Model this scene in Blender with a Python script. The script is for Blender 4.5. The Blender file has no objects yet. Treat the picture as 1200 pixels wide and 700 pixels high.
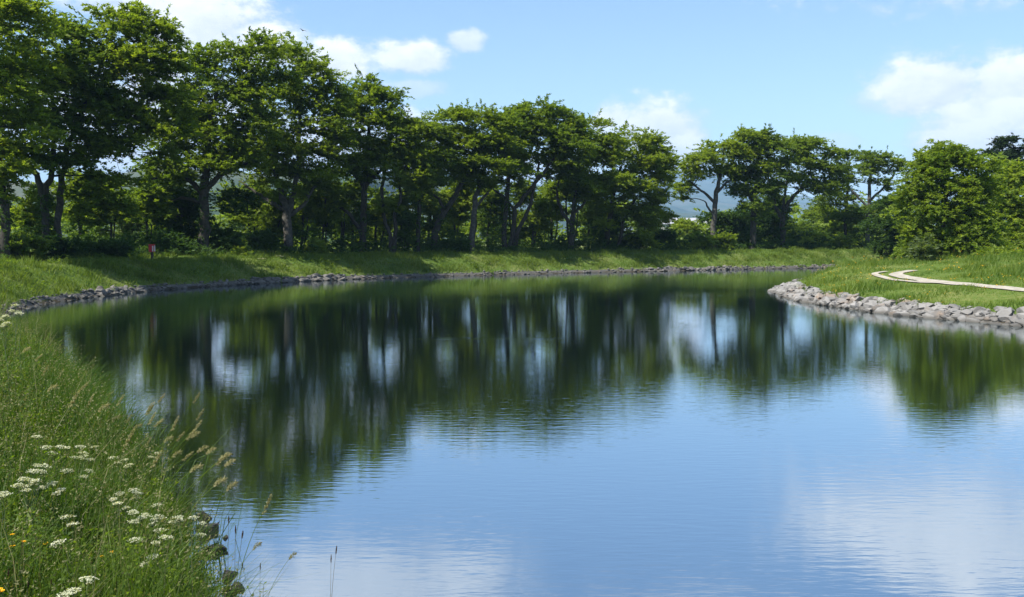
import bpy, math, random
import numpy as np
from mathutils import Vector

scene = bpy.context.scene
COL = scene.collection
rng = np.random.default_rng(7)
random.seed(7)

# ------------------------------------------------------------------ camera
F = 1167.0                      # focal length in pixels of a 1200 px wide frame
EYE = 3.5                       # metres above the water
PITCH = math.atan(70.0 / F)     # the horizon lies above the middle of the frame
cam = bpy.data.cameras.new("camera")
cam.lens = 36.0 * F / 1200.0
cam.sensor_width = 36.0
cam.clip_start = 0.05
cam.clip_end = 30000.0
camo = bpy.data.objects.new("camera", cam)
camo.location = (0, 0, EYE)
camo.rotation_euler = (math.pi / 2 - PITCH, 0, 0)
COL.objects.link(camo)
scene.camera = camo

# ------------------------------------------------------------------ view, sun, sky
scene.view_settings.view_transform = 'Standard'
scene.view_settings.look = 'None'
scene.view_settings.exposure = 0.95
scene.view_settings.gamma = 1.0
scene.render.engine = 'CYCLES'
cy = scene.cycles
cy.max_bounces = 8
cy.diffuse_bounces = 5
cy.glossy_bounces = 3
cy.transmission_bounces = 5
cy.volume_bounces = 0
cy.caustics_reflective = False
cy.caustics_refractive = False
cy.use_denoising = True
try:
    cy.denoiser = 'OPENIMAGEDENOISE'
except Exception:
    pass

SUN_EL = math.radians(54)
SUN_AZ = math.radians(-120)      # measured from +Y (view direction) towards +X
sun_dir = Vector((math.sin(SUN_AZ) * math.cos(SUN_EL), math.cos(SUN_AZ) * math.cos(SUN_EL), math.sin(SUN_EL)))
sl = bpy.data.lights.new("sun", 'SUN')
sl.energy = 5.0
sl.angle = math.radians(0.5)
sl.color = (1.0, 0.95, 0.86)
so = bpy.data.objects.new("sun", sl)
so.rotation_euler = (-sun_dir).to_track_quat('-Z', 'Y').to_euler()
so.location = (-60, 40, 90)
COL.objects.link(so)

SKY_STRENGTH = 0.105


class NT:
    """small helper to wire shader nodes"""
    def __init__(self, tree):
        self.t = tree
        self.n = tree.nodes
        self.l = tree.links

    def node(self, typ, **kw):
        nd = self.n.new(typ)
        for k, v in kw.items():
            setattr(nd, k, v)
        return nd

    def link(self, a, b):
        self.l.new(a, b)

    def put(self, sock, v):
        if isinstance(v, bpy.types.NodeSocket):
            self.l.new(v, sock)
        else:
            sock.default_value = v

    def math(self, op, a, b=None, c=None, clamp=False):
        nd = self.n.new('ShaderNodeMath')
        nd.operation = op
        nd.use_clamp = clamp
        self.put(nd.inputs[0], a)
        if b is not None:
            self.put(nd.inputs[1], b)
        if c is not None:
            self.put(nd.inputs[2], c)
        return nd.outputs[0]

    def mix(self, fac, a, b, blend='MIX'):
        nd = self.n.new('ShaderNodeMix')
        nd.data_type = 'RGBA'
        nd.blend_type = blend
        self.put(nd.inputs[0], fac)
        self.put(nd.inputs[6], a)
        self.put(nd.inputs[7], b)
        return nd.outputs[2]

    def noise(self, vec, scale, detail=4, rough=0.55, w=None):
        nd = self.n.new('ShaderNodeTexNoise')
        nd.inputs['Scale'].default_value = scale
        nd.inputs['Detail'].default_value = detail
        nd.inputs['Roughness'].default_value = rough
        if vec is not None:
            self.l.new(vec, nd.inputs['Vector'])
        return nd.outputs[0]

    def ramp(self, fac, stops):
        nd = self.n.new('ShaderNodeValToRGB')
        e = nd.color_ramp.elements
        while len(e) < len(stops):
            e.new(0.5)
        for el, (p, c) in zip(e, stops):
            el.position = p
            el.color = c if len(c) == 4 else (*c, 1)
        self.put(nd.inputs[0], fac)
        return nd.outputs[0]

    def smooth(self, v, a, b):
        nd = self.n.new('ShaderNodeMapRange')
        nd.interpolation_type = 'SMOOTHSTEP'
        self.put(nd.inputs[0], v)
        nd.inputs[1].default_value = a
        nd.inputs[2].default_value = b
        nd.inputs[3].default_value = 0
        nd.inputs[4].default_value = 1
        return nd.outputs[0]


def ray(px, py):
    """direction through a photograph pixel, scaled so that y = 1"""
    v = 350 - py
    yy = F * math.cos(PITCH) + v * math.sin(PITCH)
    zz = v * math.cos(PITCH) - F * math.sin(PITCH)
    return ((px - 600) / yy, zz / yy)


world = bpy.data.worlds.new("World")
scene.world = world
world.use_nodes = True
wt = NT(world.node_tree)
for nd in list(wt.n):
    wt.n.remove(nd)
w_out = wt.node('ShaderNodeOutputWorld')
w_bg = wt.node('ShaderNodeBackground')
w_bg.inputs['Strength'].default_value = SKY_STRENGTH
sky = wt.node('ShaderNodeTexSky')
sky.sky_type = 'NISHITA'
sky.sun_disc = False
sky.sun_elevation = SUN_EL
sky.sun_rotation = SUN_AZ
sky.altitude = 20
sky.air_density = 1.0
sky.dust_density = 0.2
sky.ozone_density = 3.2
tc = wt.node('ShaderNodeTexCoord')
DIR = tc.outputs['Generated']
sep = wt.node('ShaderNodeSeparateXYZ')
wt.link(DIR, sep.inputs[0])
dx, dy, dz = sep.outputs
# ---- clouds: cumulus heaps given by the direction in which they float
az = wt.math('ARCTAN2', dx, dy)
el = wt.math('ARCSINE', dz)
comb = wt.node('ShaderNodeCombineXYZ')
wt.link(az, comb.inputs[0])
wt.link(wt.math('MULTIPLY', el, 1.6), comb.inputs[1])
AE = comb.outputs[0]
n_big = wt.noise(AE, 13.0, 6, 0.6)
n_fine = wt.noise(AE, 42.0, 6, 0.62)
n_low = wt.noise(AE, 3.2, 3, 0.5)
wob = wt.math('ADD', wt.math('MULTIPLY', wt.math('SUBTRACT', n_big, 0.5), 2.0),
              wt.math('MULTIPLY', wt.math('SUBTRACT', n_fine, 0.5), 1.5))
# cx, cy, rx, ry in photograph pixels, opacity
CLOUDS = [
    (235, 22, 120, 60, 1.0), (310, 52, 80, 42, 1.0), (385, 70, 70, 34, 1.0), (160, -30, 150, 60, 1.0),
    (485, 66, 56, 26, 0.95), (546, 47, 30, 16, 0.75), (490, 104, 45, 14, 0.5),
    (775, 152, 76, 46, 1.0), (720, 146, 34, 32, 0.95), (800, 178, 40, 30, 0.95), (742, 182, 70, 26, 1.0),
    (1098, 100, 95, 48, 1.0), (1180, 108, 90, 60, 1.0), (1165, 146, 115, 44, 1.0), (1140, 174, 95, 44, 1.0),
    (1040, 118, 60, 20, 0.5), (1250, 120, 90, 60, 1.0), (900, 210, 90, 14, 0.5), (980, 165, 40, 14, 0.35),
    (150, 150, 230, 90, 0.9), (420, 180, 190, 60, 0.85), (640, 205, 110, 34, 0.75),
    (1140, -80, 260, 85, 0.85), (420, -145, 240, 60, 0.75), (820, -210, 240, 50, 0.5), (-200, 60, 200, 90, 0.9),
    (1500, 60, 180, 70, 0.9), (1750, 160, 260, 60, 0.9), (-600, 150, 260, 80, 0.9),
]
mask = None
hgt = None
for (cx, cyy, rx, ry, op) in CLOUDS:
    ux, uz = ray(cx, cyy)
    a0 = math.atan2(ux, 1.0)
    e0 = math.atan2(uz, math.hypot(ux, 1.0))
    k = 1.0 / F * math.cos(a0)
    da = wt.math('MULTIPLY', wt.math('SUBTRACT', az, a0), 1.0 / (rx * k))
    de = wt.math('MULTIPLY', wt.math('SUBTRACT', el, e0), 1.0 / (ry / F))
    r2 = wt.math('ADD', wt.math('MULTIPLY', da, da), wt.math('MULTIPLY', de, de))
    d = wt.math('SUBTRACT', 1.0, wt.math('SQRT', r2))
    m = wt.math('MULTIPLY', wt.smooth(wt.math('ADD', d, wt.math('MULTIPLY', wob, 0.62)), 0.0, 0.58), op)
    h = wt.math('ADD', wt.math('MULTIPLY', de, 0.5), 0.5)
    hm = wt.math('MULTIPLY', h, m)
    mask = m if mask is None else wt.math('MAXIMUM', mask, m)
    hgt = hm if hgt is None else wt.math('MAXIMUM', hgt, hm)
# scattered cloud over the rest of the sky, away from the view
away = wt.math('MAXIMUM', wt.smooth(wt.math('ABSOLUTE', az), 0.75, 1.3), wt.smooth(el, 0.5, 0.8))
gen = wt.math('MULTIPLY', wt.smooth(wt.math('ADD', n_low, wt.math('MULTIPLY', wob, 0.12)), 0.5, 0.64), wt.math('MULTIPLY', away, 0.85))
mask = wt.math('MAXIMUM', mask, gen)
mask = wt.math('MULTIPLY', mask, wt.smooth(el, -0.02, 0.03), clamp=True)
shade = wt.math('ADD', wt.math('MULTIPLY', hgt, 0.70), wt.math('MULTIPLY', wt.math('ADD', wob, 0.5), 0.46), clamp=True)
CB = 0.76 / SKY_STRENGTH
ccol = wt.ramp(shade, [(0.15, (0.54 * CB, 0.59 * CB, 0.68 * CB)), (0.42, (0.70 * CB, 0.735 * CB, 0.79 * CB)), (0.82, (0.93 * CB, 0.93 * CB, 0.94 * CB))])
tinted = wt.mix(1.0, sky.outputs[0], (1.0, 1.0, 1.0, 1), 'MULTIPLY')
wcol = wt.mix(mask, tinted, ccol)
wt.link(wcol, w_bg.inputs['Color'])
wt.link(w_bg.outputs[0], w_out.inputs['Surface'])


# ------------------------------------------------------------------ materials
def new_mat(name):
    m = bpy.data.materials.new(name)
    m.use_nodes = True
    t = NT(m.node_tree)
    for nd in list(t.n):
        t.n.remove(nd)
    out = t.node('ShaderNodeOutputMaterial')
    return m, t, out


def leaf_mat(name, dark, light, trans=0.55, gloss=0.012):
    m, t, out = new_mat(name)
    at = t.node('ShaderNodeAttribute', attribute_name='tint')
    geo = t.node('ShaderNodeNewGeometry')
    nz = t.noise(geo.outputs['Position'], 0.55, 2)
    oi = t.node('ShaderNodeObjectInfo')
    own = t.math('MULTIPLY', t.math('SUBTRACT', oi.outputs['Random'], 0.5), 0.5)
    f = t.math('ADD', t.math('ADD', own, t.math('MULTIPLY', at.outputs['Fac'], 0.7)), t.math('MULTIPLY', t.math('SUBTRACT', nz, 0.35), 0.8), clamp=True)
    c = t.mix(f, (*dark, 1), (*light, 1))
    df = t.node('ShaderNodeBsdfDiffuse')
    tr = t.node('ShaderNodeBsdfTranslucent')
    t.link(c, df.inputs[0])
    tcol = t.mix(1.0, c, (1.65, 1.6, 0.55, 1), 'MULTIPLY')
    t.link(tcol, tr.inputs[0])
    mx = t.node('ShaderNodeMixShader')
    mx.inputs[0].default_value = trans
    t.link(df.outputs[0], mx.inputs[1])
    t.link(tr.outputs[0], mx.inputs[2])
    gl = t.node('ShaderNodeBsdfGlossy')
    gl.inputs['Roughness'].default_value = 0.55
    gl.inputs['Color'].default_value = (0.8, 0.85, 0.8, 1)
    m2 = t.node('ShaderNodeMixShader')
    m2.inputs[0].default_value = gloss
    t.link(mx.outputs[0], m2.inputs[1])
    t.link(gl.outputs[0], m2.inputs[2])
    t.link(m2.outputs[0], out.inputs[0])
    return m


def solid(name, c1, c2, scale=4.0, rough=0.85, bump=0.0, detail=5):
    m, t, out = new_mat(name)
    geo = t.node('ShaderNodeTexCoord')
    nz = t.noise(geo.outputs['Object'], scale, detail, 0.6)
    c = t.mix(t.smooth(nz, 0.3, 0.7), (*c1, 1), (*c2, 1))
    p = t.node('ShaderNodeBsdfPrincipled')
    t.link(c, p.inputs['Base Color'])
    p.inputs['Roughness'].default_value = rough
    if bump:
        b = t.node('ShaderNodeBump')
        b.inputs['Strength'].default_value = bump
        b.inputs['Distance'].default_value = 0.05
        t.link(nz, b.inputs['Height'])
        t.link(b.outputs[0], p.inputs['Normal'])
    t.link(p.outputs[0], out.inputs[0])
    return m


M = {}
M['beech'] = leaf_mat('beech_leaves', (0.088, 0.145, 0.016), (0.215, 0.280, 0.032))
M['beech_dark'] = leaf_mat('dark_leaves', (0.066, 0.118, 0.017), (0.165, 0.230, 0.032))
M['light'] = leaf_mat('light_leaves', (0.118, 0.185, 0.022), (0.250, 0.315, 0.045))
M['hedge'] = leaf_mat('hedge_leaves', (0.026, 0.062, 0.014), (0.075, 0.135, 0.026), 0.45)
M['pale'] = leaf_mat('pale_willow_leaves', (0.075, 0.11, 0.04), (0.13, 0.175, 0.065))
M['pine'] = leaf_mat('pine_needles', (0.020, 0.040, 0.016), (0.045, 0.075, 0.028), 0.2)
M['grass'] = leaf_mat('grass_blades', (0.064, 0.125, 0.016), (0.170, 0.220, 0.036), 0.45)
M['near_grass'] = leaf_mat('near_grass_blades', (0.034, 0.082, 0.011), (0.108, 0.165, 0.026), 0.42)
M['straw'] = leaf_mat('seed_heads', (0.20, 0.19, 0.085), (0.37, 0.34, 0.18), 0.3)
M['dry_seed'] = leaf_mat('pale_grass_flowers', (0.11, 0.12, 0.05), (0.24, 0.22, 0.11), 0.3)
M['brown_head'] = leaf_mat('brown_seed_heads', (0.055, 0.035, 0.022), (0.12, 0.08, 0.05), 0.2)
M['white_flower'] = leaf_mat('white_petals', (0.40, 0.42, 0.28), (0.62, 0.62, 0.50), 0.3)
M['yellow_flower'] = leaf_mat('yellow_petals', (0.70, 0.36, 0.01), (0.80, 0.52, 0.02), 0.3)
M['dry'] = leaf_mat('dry_stems', (0.10, 0.085, 0.04), (0.20, 0.17, 0.09), 0.2)
M['stem'] = solid('green_stem', (0.06, 0.11, 0.03), (0.11, 0.15, 0.05), 8)
M['bark'] = solid('dark_bark', (0.018, 0.016, 0.011), (0.048, 0.043, 0.032), 5, 0.9, 0.6)
M['bark_pale'] = solid('pale_bark', (0.030, 0.027, 0.021), (0.105, 0.097, 0.080), 4, 0.9, 0.6)
M['red'] = solid('red_plastic', (0.42, 0.012, 0.018), (0.5, 0.02, 0.025), 3, 0.4)
M['pale_panel'] = solid('pale_panel', (0.5, 0.42, 0.4), (0.62, 0.55, 0.52), 3, 0.6)
M['post'] = solid('dark_post', (0.03, 0.022, 0.018), (0.06, 0.045, 0.035), 9, 0.8)
M['render'] = solid('white_render', (0.36, 0.36, 0.35), (0.45, 0.45, 0.43), 1, 0.85)
M['roof'] = solid('pale_roof', (0.26, 0.27, 0.29), (0.36, 0.37, 0.39), 0.6, 0.6)
M['glass'] = solid('window_glass', (0.03, 0.035, 0.04), (0.05, 0.055, 0.06), 1, 0.15)
M['bird'] = solid('bird_feathers', (0.05, 0.05, 0.055), (0.12, 0.12, 0.12), 9, 0.8)
M['near_rock'] = solid('wet_dark_rock', (0.018, 0.017, 0.015), (0.075, 0.068, 0.058), 5, 0.7, 0.8)


def stone_mat(name, lo, hi, rust):
    m, t, out = new_mat(name)
    tcx = t.node('ShaderNodeTexCoord')
    oi = t.node('ShaderNodeObjectInfo')
    geo = t.node('ShaderNodeNewGeometry')
    at = t.node('ShaderNodeAttribute', attribute_name='tint')
    rnd = t.math('FRACT', t.math('ADD', oi.outputs['Random'], at.outputs['Fac']))
    nz = t.noise(geo.outputs['Position'], 3.0, 6, 0.65)
    nz2 = t.noise(geo.outputs['Position'], 14.0, 4, 0.6)
    f = t.math('ADD', t.math('MULTIPLY', rnd, 0.55), t.math('MULTIPLY', nz, 0.55), clamp=True)
    c = t.mix(f, (*lo, 1), (*hi, 1))
    r2 = t.math('MULTIPLY', t.smooth(t.noise(geo.outputs['Position'], 0.8, 3), 0.56, 0.72), 0.55)
    c = t.mix(r2, c, (*rust, 1))
    # tide mark: the foot of each stone is wet and weedy
    sp = t.node('ShaderNodeSeparateXYZ')
    t.link(geo.outputs['Position'], sp.inputs[0])
    wet = t.math('SUBTRACT', 1.0, t.smooth(t.math('ADD', sp.outputs[2], t.math('MULTIPLY', nz, 0.12)), 0.08, 0.26))
    c = t.mix(t.math('MULTIPLY', wet, 0.75), c, (0.05, 0.045, 0.035, 1))
    p = t.node('ShaderNodeBsdfPrincipled')
    t.link(c, p.inputs['Base Color'])
    p.inputs['Roughness'].default_value = 0.85
    b = t.node('ShaderNodeBump')
    b.inputs['Strength'].default_value = 0.7
    b.inputs['Distance'].default_value = 0.06
    t.link(t.math('ADD', nz, t.math('MULTIPLY', nz2, 0.4)), b.inputs['Height'])
    t.link(b.outputs[0], p.inputs['Normal'])
    t.link(p.outputs[0], out.inputs[0])
    return m


M['stone'] = stone_mat('grey_stone', (0.065, 0.062, 0.058), (0.28, 0.268, 0.25), (0.26, 0.17, 0.10))
M['stone_dark'] = stone_mat('dark_grey_stone', (0.045, 0.042, 0.038), (0.17, 0.16, 0.145), (0.12, 0.09, 0.06))


def ground_mat():
    m, t, out = new_mat('turf')
    geo = t.node('ShaderNodeNewGeometry')
    P = geo.outputs['Position']
    n1 = t.noise(P, 0.35, 4, 0.6)
    n2 = t.noise(P, 3.5, 5, 0.65)
    f = t.math('ADD', t.math('MULTIPLY', n1, 0.6), t.math('MULTIPLY', n2, 0.5))
    c = t.ramp(f, [(0.36, (0.045, 0.085, 0.018)), (0.52, (0.085, 0.130, 0.028)), (0.68, (0.150, 0.165, 0.055))])
    n3 = t.noise(P, 0.006, 3, 0.5)
    field = t.ramp(n3, [(0.42, (0.05, 0.085, 0.03)), (0.5, (0.13, 0.19, 0.06)), (0.6, (0.22, 0.24, 0.10))])
    sp = t.node('ShaderNodeSeparateXYZ')
    t.link(P, sp.inputs[0])
    rr = t.math('SQRT', t.math('ADD', t.math('MULTIPLY', sp.outputs[0], sp.outputs[0]), t.math('MULTIPLY', sp.outputs[1], sp.outputs[1])))
    c = t.mix(t.smooth(rr, 160, 240), c, field)
    c = t.mix(t.smooth(t.math('ADD', sp.outputs[2], t.math('MULTIPLY', n2, 0.25)), 0.45, 0.2), c, (0.055, 0.048, 0.036, 1))
    p = t.node('ShaderNodeBsdfDiffuse')
    t.link(c, p.inputs[0])
    b = t.node('ShaderNodeBump')
    b.inputs['Strength'].default_value = 0.8
    b.inputs['Distance'].default_value = 0.12
    t.link(n2, b.inputs['Height'])
    t.link(b.outputs[0], p.inputs['Normal'])
    t.link(p.outputs[0], out.inputs[0])
    return m


M['ground'] = ground_mat()
M['path'] = solid('pale_gravel', (0.24, 0.215, 0.165), (0.40, 0.365, 0.30), 2.5, 0.95, 0.4)


def hill_mat():
    m, t, out = new_mat('hillside')
    geo = t.node('ShaderNodeNewGeometry')
    P = geo.outputs['Position']
    n = t.noise(P, 0.0022, 8, 0.62)
    c = t.ramp(n, [(0.40, (0.025, 0.045, 0.028)), (0.5, (0.050, 0.072, 0.042)), (0.64, (0.085, 0.090, 0.065))])
    p = t.node('ShaderNodeBsdfDiffuse')
    t.link(c, p.inputs[0])
    t.link(p.outputs[0], out.inputs[0])
    return m


M['hill'] = hill_mat()


def water_mat():
    m, t, out = new_mat('canal_water')
    geo = t.node('ShaderNodeNewGeometry')
    P = geo.outputs['Position']
    mp = t.node('ShaderNodeMapping')
    mp.inputs['Scale'].default_value = (2.2, 8.0, 1)
    mp.inputs['Rotation'].default_value = (0, 0, math.radians(4))
    t.link(P, mp.inputs[0])
    mp2 = t.node('ShaderNodeMapping')
    mp2.inputs['Scale'].default_value = (6.0, 22.0, 1)
    mp2.inputs['Rotation'].default_value = (0, 0, math.radians(-7))
    t.link(P, mp2.inputs[0])
    w1 = t.noise(mp.outputs[0], 1.0, 2, 0.5)
    w2 = t.noise(mp2.outputs[0], 1.0, 2, 0.5)
    patch = t.smooth(t.noise(P, 0.07, 2), 0.38, 0.62)
    # a cat's-paw of wind lying across the water
    sp = t.node('ShaderNodeSeparateXYZ')
    t.link(P, sp.inputs[0])
    band = t.math('MULTIPLY', t.smooth(t.math('ABSOLUTE', t.math('SUBTRACT', sp.outputs[1], 34.9)), 0.55, 0.15),
                  t.smooth(t.math('ABSOLUTE', t.math('ADD', sp.outputs[0], 0.9)), 3.2, 2.0))
    amp = t.math('ADD', t.math('MULTIPLY', patch, 0.6), 0.55)
    amp = t.math('ADD', amp, t.math('MULTIPLY', band, 1.5))
    hgt_ = t.math('MULTIPLY', t.math('ADD', t.math('MULTIPLY', w1, 1.0), t.math('MULTIPLY', w2, 0.22)), amp)
    b = t.node('ShaderNodeBump')
    b.inputs['Strength'].default_value = 1.0
    b.inputs['Distance'].default_value = 0.0024
    t.link(hgt_, b.inputs['Height'])
    gl = t.node('ShaderNodeBsdfGlossy')
    gl.inputs['Roughness'].default_value = 0.042
    gl.inputs['Color'].default_value = (0.88, 0.95, 1.0, 1)
    t.link(b.outputs[0], gl.inputs['Normal'])
    df = t.node('ShaderNodeBsdfDiffuse')
    df.inputs[0].default_value = (0.006, 0.011, 0.007, 1)
    fr = t.node('ShaderNodeFresnel')
    fr.inputs[0].default_value = 1.55
    t.link(b.outputs[0], fr.inputs['Normal'])
    mx = t.node('ShaderNodeMixShader')
    fac = t.math('ADD', t.math('MULTIPLY', fr.outputs[0], 0.42), 0.57, clamp=True)
    t.link(fac, mx.inputs[0])
    t.link(df.outputs[0], mx.inputs[1])
    t.link(gl.outputs[0], mx.inputs[2])
    t.link(mx.outputs[0], out.inputs[0])
    return m


M['water'] = water_mat()


# ------------------------------------------------------------------ object helpers
def tag(o, label=None, cat=None, group=None, kind=None):
    if label:
        o['label'] = label
    if cat:
        o['category'] = cat
    if group:
        o['group'] = group
    if kind:
        o['kind'] = kind
    return o


def empty(name, loc):
    o = bpy.data.objects.new(name, None)
    o.empty_display_size = 0.2
    o.location = loc
    COL.objects.link(o)
    return o


def link_mesh(name, me, mat=None, parent=None, loc=None):
    o = bpy.data.objects.new(name, me)
    if mat is not None and not me.materials:
        me.materials.append(mat)
    COL.objects.link(o)
    if parent is not None:
        o.parent = parent
    if loc is not None:
        o.location = loc
    return o


def poly_mesh(name, verts, faces, smooth=False):
    me = bpy.data.meshes.new(name)
    me.from_pydata([tuple(v) for v in verts], [], faces)
    if smooth:
        me.polygons.foreach_set('use_smooth', [True] * len(me.polygons))
    me.update()
    return me


def np_mesh(name, verts, faces, tint=None, smooth=False):
    """verts (n,3); faces (m,k) with constant k"""
    verts = np.asarray(verts, np.float32)
    faces = np.asarray(faces, np.int32)
    me = bpy.data.meshes.new(name)
    n, (m, k) = len(verts), faces.shape
    me.vertices.add(n)
    me.vertices.foreach_set('co', verts.ravel())
    me.loops.add(m * k)
    me.loops.foreach_set('vertex_index', faces.ravel())
    me.polygons.add(m)
    me.polygons.foreach_set('loop_start', np.arange(0, m * k, k, dtype=np.int32))
    if smooth:
        me.polygons.foreach_set('use_smooth', np.ones(m, bool))
    if tint is not None:
        a = me.attributes.new('tint', 'FLOAT', 'FACE')
        a.data.foreach_set('value', np.asarray(tint, np.float32))
    me.update(calc_edges=True)
    return me


def norm(v):
    return v / np.maximum(np.linalg.norm(v, axis=-1, keepdims=True), 1e-9)


class Tubes:
    """collects tapered tubes into one quad mesh"""
    def __init__(self):
        self.v, self.f, self.n = [], [], 0

    def add(self, pts, rad, sides=6, cap=True):
        pts = np.asarray(pts, float)
        rad = np.asarray(rad, float)
        n = len(pts)
        tan = np.gradient(pts, axis=0)
        tan = norm(tan)
        ref = np.array([1.0, 0, 0]) if abs(tan[0][0]) < 0.8 else np.array([0, 1.0, 0])
        u = ref - tan * (tan @ ref)[:, None]
        u = norm(u)
        w = np.cross(tan, u)
        a = np.linspace(0, 2 * math.pi, sides, endpoint=False)
        ring = (np.cos(a)[None, :, None] * u[:, None, :] + np.sin(a)[None, :, None] * w[:, None, :])
        V = pts[:, None, :] + ring * rad[:, None, None]
        self.v.append(V.reshape(-1, 3))
        i = np.arange(n - 1)[:, None] * sides
        j = np.arange(sides)[None, :]
        j2 = (j + 1) % sides
        q = np.stack([i + j, i + j2, i + sides + j2, i + sides + j], -1).reshape(-1, 4) + self.n
        self.f.append(q)
        self.n += n * sides

    def mesh(self, name):
        return np_mesh(name, np.concatenate(self.v), np.concatenate(self.f), smooth=True)


def catmull(pts, step=1.0):
    pts = [np.array(p, float) for p in pts]
    P = [2 * pts[0] - pts[1]] + pts + [2 * pts[-1] - pts[-2]]
    out = []
    for i in range(1, len(P) - 2):
        p0, p1, p2, p3 = P[i - 1], P[i], P[i + 1], P[i + 2]
        n = max(2, int(np.linalg.norm(p2 - p1) / step))
        for k in range(n):
            t = k / n
            out.append(0.5 * ((2 * p1) + (-p0 + p2) * t + (2 * p0 - 5 * p1 + 4 * p2 - p3) * t * t + (-p0 + 3 * p1 - 3 * p2 + p3) * t ** 3))
    out.append(pts[-1])
    return np.array(out)


# ------------------------------------------------------------------ the lie of the land
LEFT = catmull([(26, -40), (16, -22), (9.5, -10), (2.7, 0), (-0.7, 5), (-3.05, 9.6), (-4.9, 13), (-11.0, 24.5), (-18.3, 36), (-23.4, 46), (-25.2, 55),
                (-24.4, 66), (-20, 77), (-12.7, 87), (0, 97), (13.6, 106), (33, 117), (60, 128), (100, 140), (170, 152)], 0.8)
RIGHT = catmull([(48, -40), (38, -10), (29, 14), (24, 28), (20.4, 40), (17.6, 46.5), (16.3, 55), (17.6, 66), (21, 74), (28, 82), (45, 92), (80, 104), (170, 120)], 0.8)
CANAL = np.concatenate([LEFT, RIGHT[::-1]])


def seg_dist(P, C, chunk=4000):
    """distance of points to a polyline, and the arc position of the foot"""
    P = np.asarray(P, float)
    A, B = C[:-1], C[1:]
    D = B - A
    L2 = (D * D).sum(1)
    out = np.empty(len(P))
    for s in range(0, len(P), chunk):
        q = P[s:s + chunk]
        r = q[:, None, :] - A[None]
        t = np.clip((r * D[None]).sum(2) / L2[None], 0, 1)
        e = r - t[..., None] * D[None]
        out[s:s + chunk] = np.sqrt((e * e).sum(2).min(1))
    return out


def in_canal(P):
    P = np.asarray(P, float)
    x, y = P[:, 0], P[:, 1]
    A, B = CANAL, np.roll(CANAL, -1, 0)
    c = np.zeros(len(P), bool)
    for (ax, ay), (bx, by) in zip(A, B):
        if ay == by:
            continue
        cond = ((ay > y) != (by > y)) & (x < (bx - ax) * (y - ay) / (by - ay) + ax)
        c ^= cond
    return c


def bumps(x, y):
    return (0.06 * np.sin(x * 0.9 + 1.3) * np.sin(y * 0.8 + 0.4) + 0.05 * np.sin(x * 0.37 + y * 0.53) + 0.03 * np.sin(x * 2.3 - y * 1.9))


PL = ([0, 0.5, 1.2, 3.0, 4.4, 6.0, 9.0, 16, 40, 5000], [0.0, 0.42, 0.72, 1.62, 1.97, 2.05, 2.06, 1.9, 1.55, 1.5])
PR = ([0, 0.8, 1.5, 4.0, 9.0, 14, 22, 40, 5000], [0.0, 0.34, 0.55, 0.95, 1.42, 1.80, 2.0, 2.0, 1.5])


def land(P):
    """height of the ground, distance to the left shore, distance to the right shore, in canal?"""
    P = np.asarray(P, float)
    dl = seg_dist(P, LEFT)
    dr = seg_dist(P, RIGHT)
    ic = in_canal(P)
    near_left = dl < dr
    d = np.where(near_left, dl, dr)
    z = np.where(near_left, np.interp(dl, *PL), np.interp(dr, *PR))
    z = z + np.where(near_left, 0, 0.6 * np.clip((P[:, 1] - 58) / 13, 0, 1) * np.clip((d - 0.9) / 2.6, 0, 1) * np.clip((120 - P[:, 1]) / 20, 0, 1))
    z = z + bumps(P[:, 0], P[:, 1]) * np.where(near_left, 1.0, 0.3) * np.clip((d - 0.6) / 3, 0, 1)
    z = np.where(ic, -np.minimum(d * 0.6, 1.6), z)
    return z, dl, dr, ic


def gz(x, y):
    return float(land([(x, y)])[0][0])


def px_ground(px, py, d0=3.0, d1=200.0):
    """where the line of sight through a photograph pixel meets the land"""
    ux, uz = ray(px, py)
    D = np.linspace(d0, d1, 1600)
    z, dl, dr, ic = land(np.stack([ux * D, D], 1))
    hit = np.where(((EYE + uz * D) <= np.maximum(z, 0)))[0]
    d = D[hit[0]] if len(hit) else d1
    return ux * d, d


def axis(lo, hi, f0, f1, step, far):
    mid = np.arange(f0, f1 + 1e-6, step)
    def geo(start, end):
        out, s, p = [], step * 1.5, start
        while p < end:
            p += s
            s *= 1.22
            out.append(p)
        return out
    a = [-p for p in geo(-f0, -lo)][::-1]
    b = geo(f1, hi)
    return np.array(a + list(mid) + b)


GX = axis(-10000, 10000, -48, 66, 0.75, 0)
GY = axis(-10000, 10000, -6, 132, 0.75, 0)
gx, gy = np.meshgrid(GX, GY)
GP = np.stack([gx.ravel(), gy.ravel()], 1)
gzv = np.full(len(GP), 1.5)
nearm = (np.abs(GP[:, 0]) < 260) & (np.abs(GP[:, 1]) < 260)
gzv[nearm] = land(GP[nearm])[0]
nx, ny = len(GX), len(GY)
idx = np.arange(nx * ny).reshape(ny, nx)
q = np.stack([idx[:-1, :-1], idx[:-1, 1:], idx[1:, 1:], idx[1:, :-1]], -1).reshape(-1, 4)
me = np_mesh('ground', np.column_stack([GP, gzv]), q, smooth=True)
tag(link_mesh('ground', me, M['ground']), kind='structure')

wxy = [(-60, -60), (172, -60), (172, 160), (-60, 160)]
me = poly_mesh('water', [(x, y, 0.0) for x, y in wxy], [(0, 1, 2, 3)])
tag(link_mesh('water', me, M['water']), kind='structure')


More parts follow.
